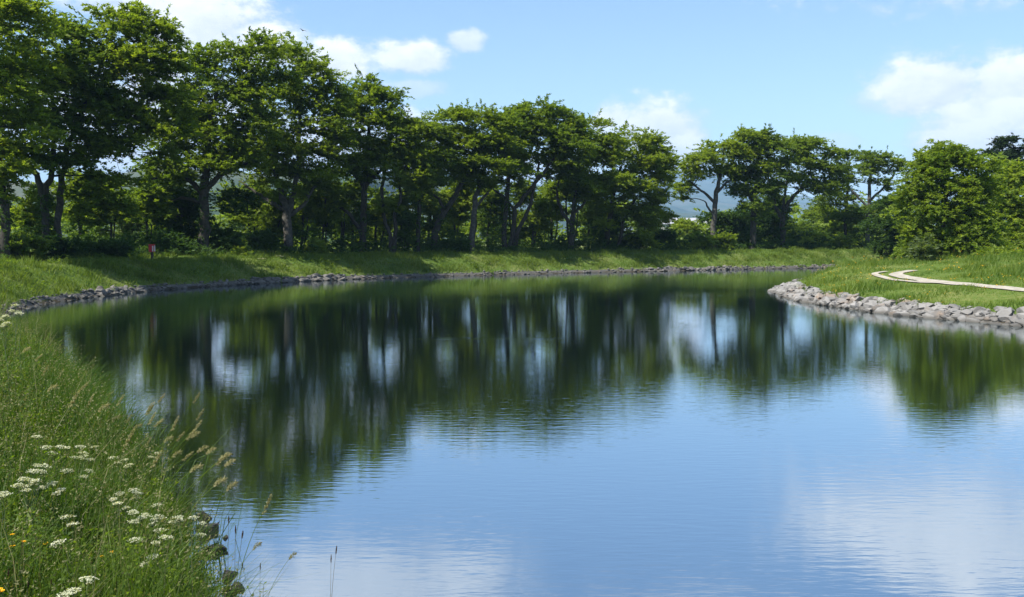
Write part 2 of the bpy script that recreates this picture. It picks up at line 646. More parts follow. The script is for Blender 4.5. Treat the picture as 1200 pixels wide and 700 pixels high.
# hills
def ridge(a):
    """height of the skyline, in photograph rows above the horizon, by direction"""
    x = 600 + F * np.tan(np.clip(a, -1.2, 1.2))
    xs = [-2500, -900, -300, 0, 120, 260, 360, 480, 560, 640, 720, 790, 860, 900, 960, 1020, 1100, 1200, 1500, 2500, 4000]
    ys = [60, 80, 78, 70, 78, 84, 82, 76, 68, 66, 72, 75, 66, 58, 46, 42, 40, 46, 60, 50, 40]
    return np.interp(x, xs, ys) * np.cos(np.clip(a, -1.2, 1.2))


na, nr = 260, 34
aa = np.linspace(-1.25, 1.25, na)
rr = np.linspace(0, 1, nr)
V = []
for i, r in enumerate(rr):
    near_ = np.interp(600 + F * np.tan(np.clip(aa, -1.2, 1.2)), [430, 700], [0.17, 1.0])
    R = (1900 + 7400 * r) * near_
    prof = np.clip((r - 0.05) / 0.8, 0, 1) ** 1.5 if r < 0.86 else max(0.0, 1 - (r - 0.86) / 0.14 * 1.05)
    top = ridge(aa) / F * (1900 + 7400 * 0.85) * near_
    rough = 1 + 0.10 * np.sin(aa * 37 + r * 9) * np.sin(r * 14 + aa * 11) + 0.05 * np.sin(aa * 90 + r * 31) + 0.025 * np.sin(aa * 190 - r * 40)
    z = -3 + (top + 3) * prof * rough + 60 * near_ * np.exp(-((r - 0.2) / 0.1) ** 2) * (0.6 + 0.5 * np.sin(aa * 9 + 1.0)) * (0.03 < r)
    if i in (0, nr - 1):
        z = np.full(na, -1.4)
    V.append(np.stack([R * np.sin(aa), R * np.cos(aa), np.maximum(z, -1.4)], 1))
V = np.concatenate(V)
idx = np.arange(na * nr).reshape(nr, na)
q = np.stack([idx[:-1, :-1], idx[:-1, 1:], idx[1:, 1:], idx[1:, :-1]], -1).reshape(-1, 4)
tag(link_mesh('hills', np_mesh('hills', V, q, smooth=True), M['hill']), kind='structure')

# haze
m, t, out = new_mat('haze')
pv = t.node('ShaderNodeVolumePrincipled')
pv.inputs['Color'].default_value = (0.42, 0.68, 1.0, 1)
pv.inputs['Density'].default_value = 1.2e-4
pv.inputs['Anisotropy'].default_value = 0.0
t.link(pv.outputs[0], out.inputs['Volume'])
hx, z0, z1 = 14000, -2.7, 690
hv = [(-hx, -hx, z0), (hx, -hx, z0), (hx, hx, z0), (-hx, hx, z0), (-hx, -hx, z1), (hx, -hx, z1), (hx, hx, z1), (-hx, hx, z1)]
hf = [(0, 3, 2, 1), (4, 5, 6, 7), (0, 1, 5, 4), (1, 2, 6, 5), (2, 3, 7, 6), (3, 0, 4, 7)]
USE_HAZE = True
if USE_HAZE:
    tag(link_mesh('haze', poly_mesh('haze', hv, hf), m), kind='stuff')

# ------------------------------------------------------------------ the gravel path on the far point
def path_line(pp):
    return catmull([px_ground(x, y) for x, y in pp], 0.4)


RUT1 = path_line([(1290, 347), (1197, 340.8), (1150, 336), (1093, 330.6), (1062, 326), (1050, 322.8), (1053, 320.5), (1070, 317.6)])
RUT2 = path_line([(1108, 333.2), (1080, 332), (1054, 329.6), (1033, 325.3), (1025, 322), (1029, 320.3), (1039, 319)])


def ribbon(line, w0, zoff, name):
    tan = norm(np.gradient(line, axis=0))
    nrm_ = np.stack([-tan[:, 1], tan[:, 0]], 1)
    n = len(line)
    wid = w0 * (1 + 0.06 * np.sin(np.arange(n) * 0.13))
    cols = np.linspace(-1, 1, 5)
    P = np.concatenate([line[:, None, :] + nrm_[:, None, :] * (cols[None, :, None] * wid[:, None, None] * 0.5)]).reshape(-1, 2)
    z = land(P)[0] + zoff
    idx = np.arange(n * 5).reshape(n, 5)
    q = np.stack([idx[:-1, :-1], idx[:-1, 1:], idx[1:, 1:], idx[1:, :-1]], -1).reshape(-1, 4)
    return np_mesh(name, np.column_stack([P, z]), q, smooth=True)


tag(link_mesh('path', ribbon(RUT1, 0.85, 0.05, 'path'), M['path']), kind='structure')
tag(link_mesh('path', ribbon(RUT2, 0.4, 0.06, 'path_branch'), M['path']), kind='structure')


# ------------------------------------------------------------------ foliage
def leaves_mesh(name, C, R, outward, n_twig, n_leaf, size, wind, flat=0.5, up=0.75, jitter=0.45, seed=0, thick=0.4, droop=0.25):
    """leaf-sized faces along twigs that radiate from each foliage pad"""
    g = np.random.default_rng(seed)
    P = len(C)
    T, L = n_twig, n_leaf
    a = g.uniform(0, 2 * math.pi, (P, T))
    d = np.stack([np.cos(a), np.sin(a), g.normal(0.05, 0.30, (P, T))], -1)
    d = norm(d + 0.55 * outward[:, None, :] + np.asarray(wind)[None, None, :])
    ln = R[:, None] * g.uniform(0.5, 1.55, (P, T))
    off = g.normal(0, 0.38, (P, T, 3)) * R[:, None, None]
    off[..., 2] *= thick
    st = C[:, None, :] + off
    tt = g.uniform(0.05, 1.0, (P, T, L))
    pos = st[:, :, None, :] + d[:, :, None, :] * (ln[:, :, None] * tt)[..., None]
    pos[..., 2] -= droop * ln[:, :, None] * tt ** 2
    pos += g.normal(0, 0.045, pos.shape)
    side = norm(np.cross(d, np.array([0, 0, 1.0])))
    s = np.where(g.random((P, T, L)) < 0.5, -1.0, 1.0)
    ld = norm(d[:, :, None, :] * 0.8 + side[:, :, None, :] * (s * 0.65)[..., None] + g.normal(0, 0.32, pos.shape))
    nn = norm(np.array([0, 0, up]) + g.normal(0, jitter, pos.shape))
    wv = norm(np.cross(nn, ld))
    sz = size * g.uniform(0.65, 1.35, (P, T, L))[..., None]
    v0 = pos - wv * sz * 0.27
    v1 = pos + wv * sz * 0.27
    v2 = pos + ld * sz
    V = np.stack([v0, v1, v2], -2).reshape(-1, 3)
    n = P * T * L
    tint = np.clip(g.normal(0.45, 0.2, (P, 1, 1)) + g.normal(0, 0.12, (P, T, 1)) + g.normal(0, 0.12, (P, T, L)), 0, 1).reshape(-1)
    return np_mesh(name, V, np.arange(n * 3).reshape(n, 3), tint=tint)


def lobe_pads(lobes, D, base, depth=0.85, pad=1.0, fill=1.0, seed=0):
    """turns crown lobes (cx, cy, rx, ry in photograph pixels at distance D) into 3-D foliage pads"""
    g = np.random.default_rng(seed)
    s = D / F
    C, R, O = [], [], []
    for lb in lobes:
        cx, cyy, rx, ry = lb[:4]
        dens = lb[4] if len(lb) > 4 else 1.0
        dof = lb[5] if len(lb) > 5 else 0.0
        ux, uz = ray(cx, cyy)
        c = np.array([ux * D, D + dof, EYE + uz * D])
        ax = np.array([rx * s, max(rx * s * depth, 0.8), ry * s])
        pr = pad * min(1.25, 0.55 + 0.16 * (ax[0] + ax[2]) / 2)
        n = max(3, int(fill * dens * 2.1 * (ax[0] * ax[2] + ax[0] * ax[1] * 0.6) / (pr * pr)))
        u = norm(g.normal(0, 1, (n, 3)))
        u[:, 2] = np.where(u[:, 2] < -0.45, -u[:, 2] * 0.6, u[:, 2])
        r = g.uniform(0.25, 0.92, n) ** 0.55
        shrink = np.maximum(ax - np.array([0.75, 0.75, 0.35]) * pr, ax * 0.45)
        p = c + u * r[:, None] * shrink
        C.append(p)
        R.append(np.full(n, pr) * g.uniform(0.75, 1.3, n))
        o = u * np.array([1, 1, 0.5])
        O.append(o)
    return np.concatenate(C), np.concatenate(R), np.concatenate(O)


def shore_distance(px, inland):
    """distance at which the line of sight lies this far inland of the far canal edge"""
    ux = (px - 600) / F
    D = np.arange(30.0, 190.0, 0.25)
    P = np.stack([ux * D, D], 1)
    dl = seg_dist(P, LEFT)
    ic = in_canal(P)
    last = np.where(ic)[0]
    j0 = last[-1] if len(last) else int(np.argmin(dl))
    ok = np.where(dl[j0:] >= inland)[0]
    return float(D[j0 + ok[0]]) if len(ok) else 120.0


def trunk_points(tp, D, seed):
    """trunk given as (px, py, half width px[, depth offset m]) from the foot upwards"""
    pts, rad = [], []
    for i, p in enumerate(tp):
        ux, uz = ray(p[0], p[1])
        dd = p[3] if len(p) > 3 else 0.0
        pts.append((ux * D, D + dd, EYE + uz * D))
        rad.append(p[2] * 0.8 * D / F)
    pts = np.array(pts)
    rad = np.array(rad)
    # resample
    n = 4
    t0 = np.arange(len(pts))
    t1 = np.linspace(0, len(pts) - 1, (len(pts) - 1) * n + 1)
    cur = catmull(pts, 1e9) if len(pts) < 3 else None
    P = np.stack([np.interp(t1, t0, pts[:, k]) for k in range(3)], 1)
    g = np.random.default_rng(seed)
    P[1:-1] += g.normal(0, 0.05, P[1:-1].shape) * np.minimum(1, rad.max() * 4)
    Rr = np.interp(t1, t0, rad)
    return P, Rr


def tree(label, D, trunks, lobes, mat='beech', bark='bark', size=0.255, wind=(0.65, 0.0, 0.14), twig=10, leaf=24, fill=1.08, pad=1.12,
         seed=1, group='trees along the canal bank', name='broadleaf_tree', limbs=True, cat='tree', up=0.8, jitter=0.5, thick=0.5, depth=0.85, droop=0.25, shore=None, skirt=True, ivy=False, crown_fill=False):
    fx, fy = trunks[0][0][:2]
    ux, _ = ray(fx, fy)
    if shore is not None:       # stand this far inland of the canal edge
        D = shore_distance(fx, shore)
    gnd = gz(ux * D, D)
    base = np.array([ux * D, D, gnd])
    root = empty(name, base)
    tag(root, label, cat, group)
    if skirt:
        gk = np.random.default_rng(seed + 5)
        lobes = [(l[0], l[1], l[2] * 1.1, l[3] * 1.1) + tuple(l[4:]) for l in lobes]
        if crown_fill:
            lobes = lobes + [(l[0] + gk.uniform(-0.9, 0.9) * l[2], l[1] + gk.uniform(0.9, 1.5) * l[3], l[2] * gk.uniform(0.4, 0.6), l[3] * gk.uniform(0.4, 0.65), 0.55, gk.uniform(-0.8, 0.8) * l[2] * D / F) for l in lobes if l[1] > 120]
        lobes = lobes + [(l[0] + gk.uniform(-0.7, 0.7) * l[2], l[1] + gk.uniform(0.5, 1.0) * l[3], l[2] * gk.uniform(0.45, 0.75), l[3] * gk.uniform(0.45, 0.8), 0.7 * (l[4] if len(l) > 4 else 1), gk.uniform(-0.7, 0.7) * l[2] * D / F) for l in lobes]
    C, R, O = lobe_pads(lobes, D, base, pad=pad, fill=fill, seed=seed, depth=depth)
    tb = Tubes()
    nodes, nrad = [], []
    for k, tp in enumerate(trunks):
        P, r = trunk_points(tp, D, seed * 31 + k)
        if fy <= tp[0][1] + 6 and k == 0 or tp[0][1] > 280:
            P[0, 2] = gz(P[0, 0], P[0, 1]) - 0.25
            r[0] *= 1.55
            r[1] *= 1.15
        tb.add(P - base, r, 9)
        low = 0.35 * len(P) if k == 0 else 0
        for i in range(len(P)):
            if i >= low:
                nodes.append(P[i])
                nrad.append(r[i])
    if limbs:
        g = np.random.default_rng(seed + 99)
        order = np.argsort(np.linalg.norm(C - nodes[-1], axis=1))
        for i in order:
            N = np.array(nodes)
            rr_ = np.array(nrad)
            dv = C[i] - N
            dist = np.linalg.norm(dv, axis=1)
            cost = dist + 1.4 * np.maximum(0, -dv[:, 2]) + 0.15 * (rr_ < 0.03)
            j = int(np.argmin(cost))
            a_, b_ = N[j], C[i]
            L = dist[j]
            if L < 0.25:
                continue
            mid = (a_ + b_) / 2 + np.array([0, 0, 0.14 * L]) + g.normal(0, 0.09 * L, 3)
            tt = np.linspace(0, 1, 5)[:, None]
            pts = (1 - tt) ** 2 * a_ + 2 * tt * (1 - tt) * mid + tt ** 2 * b_
            r0 = min(rr_[j] * 0.75, 0.03 + 0.024 * L)
            r1 = max(0.015, r0 * 0.4)
            tb.add(pts - base, np.linspace(r0, r1, 5), 4)
            for q_ in (2, 3):
                nodes.append(pts[q_])
                nrad.append(r0 + (r1 - r0) * q_ / 4)
            nodes.append(b_)
            nrad.append(r1)
    link_mesh('trunk', tb.mesh('trunk'), M[bark], root)
    if ivy:                 # ivy climbing the main stem
        P, r = trunk_points(trunks[0], D, seed * 31)
        P[0, 2] = gnd
        gi = np.random.default_rng(seed + 400)
        tt = gi.uniform(0, 0.62, 46) ** 0.9 * (len(P) - 1)
        ip = np.stack([np.interp(tt, np.arange(len(P)), P[:, k]) for k in range(3)], 1)
        an = gi.uniform(0, 6.28, 46)
        od = np.stack([np.cos(an), np.sin(an), 0 * an], 1)
        ip += od * (np.interp(tt, np.arange(len(P)), r) * 0.9)[:, None]
        o = link_mesh('ivy', leaves_mesh('ivy', ip - base, np.full(46, 0.34), od * 0.3, 4, 11, 0.16, (0, 0, -0.2), seed=seed + 401, thick=1.4, up=0.2, jitter=0.7), M['hedge'], root)
        o['kind'] = 'stuff'
    me = leaves_mesh('crown', C - base, R, O, twig, leaf, size, wind, seed=seed + 7, up=up, jitter=jitter, thick=thick, droop=droop)
    link_mesh('crown', me, M[mat], root)
    return root


TREES = [
    dict(label='ivy-dark tree whose trunk is cut by the picture edge beyond the twin trunks', D=66, seed=11,
         trunks=[[(3, 298, 7), (6, 260, 6.5), (3, 225, 6), (-4, 180, 5), (-8, 120, 3)]],
         lobes=[(-40, 40, 90, 70), (12, 30, 62, 48), (-5, 95, 75, 50), (20, 135, 45, 40), (-10, 180, 45, 30), (5, 215, 26, 14, 0.7)]),
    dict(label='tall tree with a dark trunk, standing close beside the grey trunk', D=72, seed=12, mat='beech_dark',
         trunks=[[(54, 297, 6), (53, 255, 5.5), (51, 230, 5.5), (42, 205, 4), (20, 170, 3)], [(51, 230, 5), (60, 205, 4), (64, 160, 3), (60, 100, 2)]],
         lobes=[(62, 50, 52, 38), (45, 95, 58, 40), (85, 110, 50, 40), (55, 150, 55, 36), (30, 185, 36, 18), (75, 195, 40, 16, 0.7)]),
    dict(label='tall spreading tree with a straight grey trunk and the highest crown of the row', D=73, seed=13,
         trunks=[[(67, 297, 5.5), (68, 250, 5), (72, 205, 4.5), (80, 170, 4), (100, 120, 3), (125, 60, 2)], [(74, 195, 3.5), (110, 160, 2.5), (150, 135, 1.5)]],
         bark='bark_pale',
         lobes=[(128, 32, 50, 32), (168, 42, 46, 34), (110, 75, 48, 36), (150, 90, 58, 36), (192, 78, 34, 32), (182, 118, 45, 34), (130, 135, 55, 32),
                (175, 158, 48, 24), (118, 178, 46, 20), (205, 145, 22, 22), (128, 212, 36, 14, 0.6), (95, 232, 22, 10, 0.5)]),
    dict(label='broad tree on a thick dark trunk with long low spreading limbs', D=80, seed=14,
         trunks=[[(239, 300, 8.5), (240, 260, 7.5), (239, 225, 7), (241, 205, 6), (243, 160, 4), (255, 100, 2.5)],
                 [(239, 228, 5), (222, 212, 3.5), (200, 206, 2.5), (178, 210, 1.5)], [(241, 222, 5), (258, 205, 3.5), (285, 195, 2.5), (300, 180, 1.5)],
                 [(238, 240, 3.5), (215, 232, 2.2), (198, 235, 1.2)]],
         lobes=[(226, 88, 30, 32), (262, 78, 44, 32), (300, 72, 42, 30), (215, 125, 36, 32), (255, 122, 52, 34), (298, 112, 38, 34), (205, 165, 42, 26),
                (250, 165, 50, 28), (290, 155, 40, 28), (190, 195, 34, 13), (232, 195, 50, 16), (282, 190, 34, 14)]),
    dict(label='many-stemmed tree forking low on a pale grey trunk', D=85, seed=15, bark='bark_pale',
         trunks=[[(338, 300, 7), (337, 270, 6.5), (336, 243, 6.5), (328, 222, 4), (318, 190, 3), (315, 140, 2)],
                 [(339, 250, 4.5), (344, 225, 3.8), (350, 190, 3), (352, 120, 2)], [(334, 247, 4), (318, 238, 3), (300, 226, 2.2), (280, 212, 1.4)],
                 [(341, 252, 3.5), (356, 240, 2.8), (366, 222, 2.2), (385, 200, 1.2)]],
         lobes=[(332, 76, 34, 34), (362, 92, 32, 32), (388, 112, 24, 26), (322, 125, 46, 36), (362, 140, 46, 36), (312, 172, 46, 22), (355, 182, 46, 20),
                (392, 165, 26, 32), (325, 205, 42, 12, 0.8), (372, 205, 28, 14)]),
    dict(label='domed tree with flat layered foliage and a forked grey-brown trunk', D=88, seed=16,
         trunks=[[(425, 300, 5.5), (426, 262, 5), (427, 225, 4.2), (430, 195, 3.5), (432, 140, 2)], [(423, 272, 3.5), (408, 250, 2.6), (395, 240, 1.8)],
                 [(428, 222, 2.8), (415, 205, 2), (402, 198, 1.4)], [(428, 220, 2.8), (445, 200, 2.2), (462, 185, 1.4)]],
         lobes=[(424, 112, 34, 22), (448, 122, 34, 24), (410, 140, 32, 26), (446, 150, 44, 26), (474, 152, 22, 26), (415, 172, 38, 22), (458, 178, 38, 18), (412, 196, 30, 10)]),
    dict(label='slender tree with two crooked stems rising from one foot', D=90, seed=17,
         trunks=[[(459, 300, 3.5), (457, 275, 3), (449, 250, 2.6), (448, 220, 2.4), (452, 190, 1.8)], [(461, 295, 3.5), (464, 270, 3), (462, 250, 2.6), (470, 236, 2.2), (469, 215, 2), (478, 185, 1.4)]],
         lobes=[(478, 160, 26, 26), (462, 190, 26, 14), (488, 188, 22, 22), (470, 215, 20, 8, 0.7), (450, 238, 12, 6, 0.6)]),
    dict(label='thin straight dark-stemmed tree next to the leaning trunk', D=93, seed=18, mat='beech_dark',
         trunks=[[(489, 300, 3.6), (490, 265, 3.4), (491, 235, 3), (496, 205, 2.4), (500, 165, 1.5)]],
         lobes=[(503, 160, 24, 20), (493, 182, 26, 16), (512, 185, 24, 18), (500, 212, 26, 9, 0.7), (478, 225, 14, 7, 0.6)]),
    dict(label='tree on a strongly leaning dark trunk', D=91, seed=19,
         trunks=[[(508, 301, 5.5), (510, 272, 5.2), (516, 255, 4.6), (530, 235, 4), (542, 214, 3.4), (558, 190, 2.4), (572, 160, 1.6)], [(520, 250, 3), (516, 235, 2.2), (506, 226, 1.4)]],
         lobes=[(528, 142, 38, 18), (558, 144, 34, 20), (518, 165, 28, 18), (545, 172, 44, 18), (580, 170, 30, 18), (560, 196, 36, 11), (528, 200, 22, 9, 0.7)]),
    dict(label='tree with a pale sun-flecked trunk beside the many-stemmed clump', D=95, seed=20, bark='bark_pale',
         trunks=[[(552, 300, 4.5), (554, 262, 4.2), (556, 232, 3.6), (565, 205, 2.8), (578, 175, 1.8)], [(555, 245, 2.4), (570, 228, 2), (585, 205, 1.2)]],
         lobes=[(590, 148, 26, 20), (575, 178, 36, 16), (600, 182, 24, 16), (556, 205, 22, 8, 0.6)]),
    dict(label='wide umbrella-shaped tree on a clump of spreading stems', D=97, seed=21,
         trunks=[[(592, 301, 4.2), (590, 270, 3.8), (594, 235, 3.4), (596, 200, 3), (604, 165, 2)], [(597, 300, 4), (602, 268, 3.6), (604, 245, 3.2), (618, 226, 2.8), (636, 204, 2.4), (655, 178, 1.6)],
                 [(601, 300, 3.6), (608, 268, 3), (620, 245, 2.6), (626, 222, 2.2), (632, 190, 1.6)], [(603, 246, 2.2), (590, 230, 1.8), (578, 222, 1.2)]],
         lobes=[(600, 142, 30, 16), (628, 132, 38, 14), (654, 140, 28, 16), (606, 162, 30, 16), (640, 162, 46, 18), (672, 160, 20, 20), (610, 185, 28, 9), (655, 184, 36, 12), (590, 205, 22, 6, 0.6)]),
    dict(label='tree with a twin-armed fork under a sparse pale top', D=101, seed=22,
         trunks=[[(669, 300, 4.4), (670, 272, 4.2), (671, 255, 3.8), (674, 232, 3), (680, 205, 2.2), (690, 165, 1.4)], [(669, 262, 3), (658, 248, 2.4), (653, 228, 2), (655, 212, 1.4)], [(672, 250, 2.4), (684, 240, 2), (694, 222, 1.4)]],
         lobes=[(688, 150, 30, 13, 0.7), (706, 168, 26, 16), (672, 176, 34, 18), (702, 192, 36, 20), (656, 204, 26, 9), (688, 214, 34, 12)]),
    dict(label='heavy tree whose foliage hangs almost to the bank beside the open gap', D=103, seed=23,
         trunks=[[(712, 301, 4), (713, 265, 3.6), (718, 230, 3), (728, 195, 2)], [(722, 301, 3), (730, 262, 2.5), (745, 230, 1.8)]],
         lobes=[(735, 166, 34, 16), (764, 172, 26, 16), (726, 190, 34, 20), (760, 200, 32, 22), (716, 218, 30, 20), (746, 228, 40, 22), (722, 248, 34, 16), (754, 252, 28, 18), (776, 186, 13, 12, 0.7), (772, 228, 14, 16, 0.8)]),
    dict(label='airy flat-topped tree on a pale grey trunk standing next to the open gap', D=116, seed=24, bark='bark_pale',
         trunks=[[(836, 293, 4.6), (836, 265, 4), (838, 240, 3.6), (840, 225, 3.2), (845, 200, 2.2), (850, 170, 1.4)], [(838, 238, 2.4), (828, 228, 2), (815, 218, 1.4), (806, 212, 1)],
                 [(840, 226, 2.2), (852, 214, 1.6), (866, 205, 1)], [(837, 252, 1.8), (830, 244, 1.4), (826, 236, 1)]],
         lobes=[(848, 176, 34, 14), (822, 188, 26, 12), (872, 162, 26, 12), (812, 206, 24, 11), (846, 202, 30, 10), (870, 185, 22, 14), (802, 222, 14, 12, 0.8), (862, 222, 18, 7, 0.6)]),
    dict(label='dark ivy-clad tree in the middle of the flat-topped group', D=119, seed=25, mat='beech_dark',
         trunks=[[(882, 296, 4.6), (883, 262, 4.4), (884, 235, 4), (887, 205, 2.8), (890, 175, 1.8)], [(884, 240, 2.6), (875, 224, 2), (868, 215, 1.2)], [(886, 228, 2.4), (896, 212, 1.6)]],
         lobes=[(886, 164, 26, 12), (905, 178, 26, 16), (880, 186, 26, 18), (900, 204, 30, 18), (872, 212, 24, 14), (892, 228, 30, 13), (884, 250, 16, 10, 0.7)]),
    dict(label='dense umbrella-shaped tree on a V-shaped fork of dark stems', D=121, seed=26, mat='beech_dark',
         trunks=[[(917, 296, 4.2), (917, 270, 4), (917, 252, 3.8), (924, 238, 2.8), (938, 222, 2.2), (950, 200, 1.4)], [(916, 258, 3), (909, 242, 2.4), (904, 226, 1.8), (900, 205, 1.2)], [(918, 248, 2.2), (920, 228, 1.8), (924, 205, 1.2)]],
         lobes=[(922, 172, 30, 12), (950, 172, 28, 12), (974, 184, 14, 14), (930, 192, 36, 14), (962, 200, 24, 15), (925, 212, 34, 11), (958, 220, 26, 8), (986, 205, 10, 10, 0.8)]),
    dict(label='thin lacy tree seen between the dense umbrella crown and the layered tree', D=126, seed=27, mat='beech_dark',
         trunks=[[(992, 297, 2.4), (991, 262, 2.2), (993, 225, 1.8), (996, 190, 1.2)]],
         lobes=[(998, 180, 17, 6, 0.7), (984, 198, 14, 8, 0.6), (994, 216, 14, 10, 0.7), (978, 234, 30, 12, 0.9), (985, 256, 34, 12)]),
    dict(label='layered flat-topped tree on a pale trunk beside the big rounded willow', D=124, seed=28, mat='beech_dark', bark='bark_pale',
         trunks=[[(1017, 298, 3.4), (1017, 265, 3.2), (1018, 240, 3), (1019, 215, 2.2), (1022, 190, 1.4)], [(1018, 236, 2), (1034, 222, 1.6), (1048, 205, 1.2)], [(1018, 244, 1.8), (1006, 232, 1.4), (998, 222, 1)]],
         lobes=[(1026, 186, 26, 7), (1050, 194, 18, 7, 0.8), (1014, 200, 22, 8, 0.8), (1028, 216, 18, 7, 0.6), (1010, 250, 26, 8), (1038, 238, 14, 7, 0.7), (1045, 252, 26, 20)]),
    dict(label='big rounded bright green willow at the canal point, leafy to the ground', D=74, seed=29, mat='light', size=0.2, wind=(0.05, 0, 0.12), thick=0.8, up=0.6, jitter=0.6,
         name='willow_tree', group='trees on the canal point', twig=13, leaf=34,
         trunks=[[(1104, 308, 6), (1106, 275, 5), (1108, 230, 4), (1112, 190, 2)], [(1116, 308, 4), (1124, 270, 3), (1134, 225, 2)], [(1096, 308, 4), (1086, 275, 3), (1080, 240, 2)], [(1130, 308, 4), (1146, 280, 3), (1160, 255, 2)]],
         lobes=[(1106, 190, 34, 18), (1134, 198, 36, 22), (1084, 208, 28, 24), (1116, 226, 48, 30), (1146, 224, 28, 30), (1072, 238, 24, 30), (1108, 258, 40, 28), (1146, 264, 40, 28),
                (1074, 276, 22, 26), (1104, 290, 36, 18), (1146, 292, 42, 16), (1122, 178, 30, 9, 0.5)]),
    dict(label='paler rounded tree behind the bright willow, cut by the picture edge', D=82, seed=30, mat='light', wind=(0.05, 0, 0.12), thick=0.8, up=0.6, jitter=0.6,
         group='trees on the canal point',
         trunks=[[(1190, 306, 6), (1190, 270, 5), (1188, 230, 3), (1186, 210, 2)]],
         lobes=[(1180, 208, 28, 18), (1206, 220, 34, 26), (1176, 246, 30, 26), (1210, 262, 40, 30), (1180, 284, 30, 22), (1240, 240, 40, 50), (1215, 292, 36, 16)]),
    dict(label='dark pine with flat cloud-like tufts rising above the willow', D=118, seed=31, mat='pine', wind=(0.1, 0, 0.1), size=0.26, name='pine_tree',
         group='trees on the canal point',
         trunks=[[(1186, 298, 4), (1186, 250, 3.4), (1186, 200, 2.4), (1188, 172, 1.4)], [(1186, 196, 1.6), (1174, 188, 1.2), (1162, 182, 0.9)]],
         lobes=[(1184, 167, 17, 7), (1160, 180, 11, 4.5), (1188, 184, 22, 9), (1176, 195, 24, 9), (1206, 176, 18, 9), (1195, 205, 26, 12)]),
    dict(label='dark bushy tree filling the space between the layered tree and the willow', D=112, seed=32, mat='hedge', wind=(0.05, 0, 0.1), thick=0.8,
         trunks=[[(1050, 302, 4), (1050, 265, 3), (1052, 235, 2)]],
         lobes=[(1046, 246, 22, 16), (1058, 236, 18, 14), (1036, 268, 26, 22), (1058, 272, 20, 24), (1042, 292, 26, 14)]),
    dict(label='dark low-limbed tree just behind the thick dark trunk', D=84, seed=33, mat='hedge', wind=(0.1, 0, 0.05), thick=0.7,
         trunks=[[(212, 302, 4), (212, 270, 3), (212, 240, 2)]],
         lobes=[(210, 240, 30, 18), (196, 262, 22, 20), (228, 262, 24, 22), (210, 284, 34, 18), (272, 236, 30, 14, 0.7)]),
    dict(label='dark flat-limbed tree behind the airy grey-trunked tree', D=124, seed=34, mat='hedge', wind=(0.1, 0, 0.05),
         trunks=[[(856, 296, 3), (856, 270, 2.4), (856, 252, 1.6)]],
         lobes=[(838, 256, 24, 8), (868, 254, 28, 10), (856, 272, 34, 16), (900, 262, 26, 16)]),
]
for sp_ in TREES:
    fx = sp_['trunks'][0][0][0]
    if fx < 1030 and 'shore' not in sp_:
        sp_['shore'] = {54: 9.0, 67: 9.5, 212: 13.0, 856: 15.0, 992: 12.0, 1017: 9.0}.get(fx, 8.0 + (fx * 7 % 3) * 0.8)
    sp_['crown_fill'] = 15 <= sp_['seed'] < 24
    sp_['ivy'] = sp_['seed'] in (11, 12, 14, 16, 18, 19, 21, 22, 25, 26)
    tree(**sp_)

# smaller trees that fill the space below the high crowns
UNDER = [
    (130, 236, 26, 20, 'light', 'slim young yellow-green tree between the grey trunk and the bush behind the red box'),
    (172, 226, 22, 18, 'beech', 'young tree with a thin crown just short of the thick dark trunk'),
    (292, 240, 28, 18, 'beech_dark', 'dark young tree behind the low limbs of the thick-trunked tree'),
    (378, 236, 22, 20, 'beech_dark', 'dark young tree between the many-stemmed tree and the domed tree'),
    (398, 222, 20, 14, 'beech', 'small tree whose top shows under the domed crown'),
    (442, 240, 16, 16, 'light', 'sunlit young tree between the domed tree trunk and the crooked stems'),
    (476, 240, 18, 14, 'beech', 'young tree behind the crooked twin stems'),
    (530, 244, 22, 14, 'beech', 'young tree behind the strongly leaning trunk'),
    (574, 240, 20, 16, 'beech_dark', 'dark young tree behind the pale sun-flecked trunk'),
    (622, 250, 18, 12, 'beech', 'little tree seen through the spreading stems'),
    (646, 236, 14, 14, 'light', 'light young tree between the clump of stems and the twin-armed fork'),
    (690, 242, 22, 16, 'beech_dark', 'dark young tree behind the twin-armed fork'),
    (28, 250, 20, 22, 'light', 'pale young tree between the cut-off trunk and the twin trunks'),
    (92, 234, 20, 22, 'beech', 'young tree whose crown shows just past the grey trunk'),
    (212, 226, 26, 14, 'beech_dark', 'dark low tree crown touching the long low limbs'),
    (318, 252, 18, 16, 'beech', 'young tree close behind the low-forking pale trunk'),
    (352, 244, 18, 20, 'light', 'sunlit young tree seen through the low fork'),
    (412, 250, 16, 18, 'beech_dark', 'dark young tree behind the domed tree trunk'),
    (502, 238, 16, 18, 'beech_dark', 'dark slender tree between the straight stem and the leaning trunk'),
    (550, 226, 18, 12, 'beech', 'young tree top under the end of the leaning trunk'),
    (600, 244, 18, 18, 'beech_dark', 'dark young tree in the heart of the spreading stems'),
    (668, 232, 20, 14, 'beech', 'young tree crown around the twin-armed fork'),
    (712, 256, 18, 18, 'hedge', 'dark young tree beneath the heavy hanging foliage'),
    (905, 246, 22, 14, 'beech_dark', 'small dark tree beneath the V-forked umbrella crown'),
]
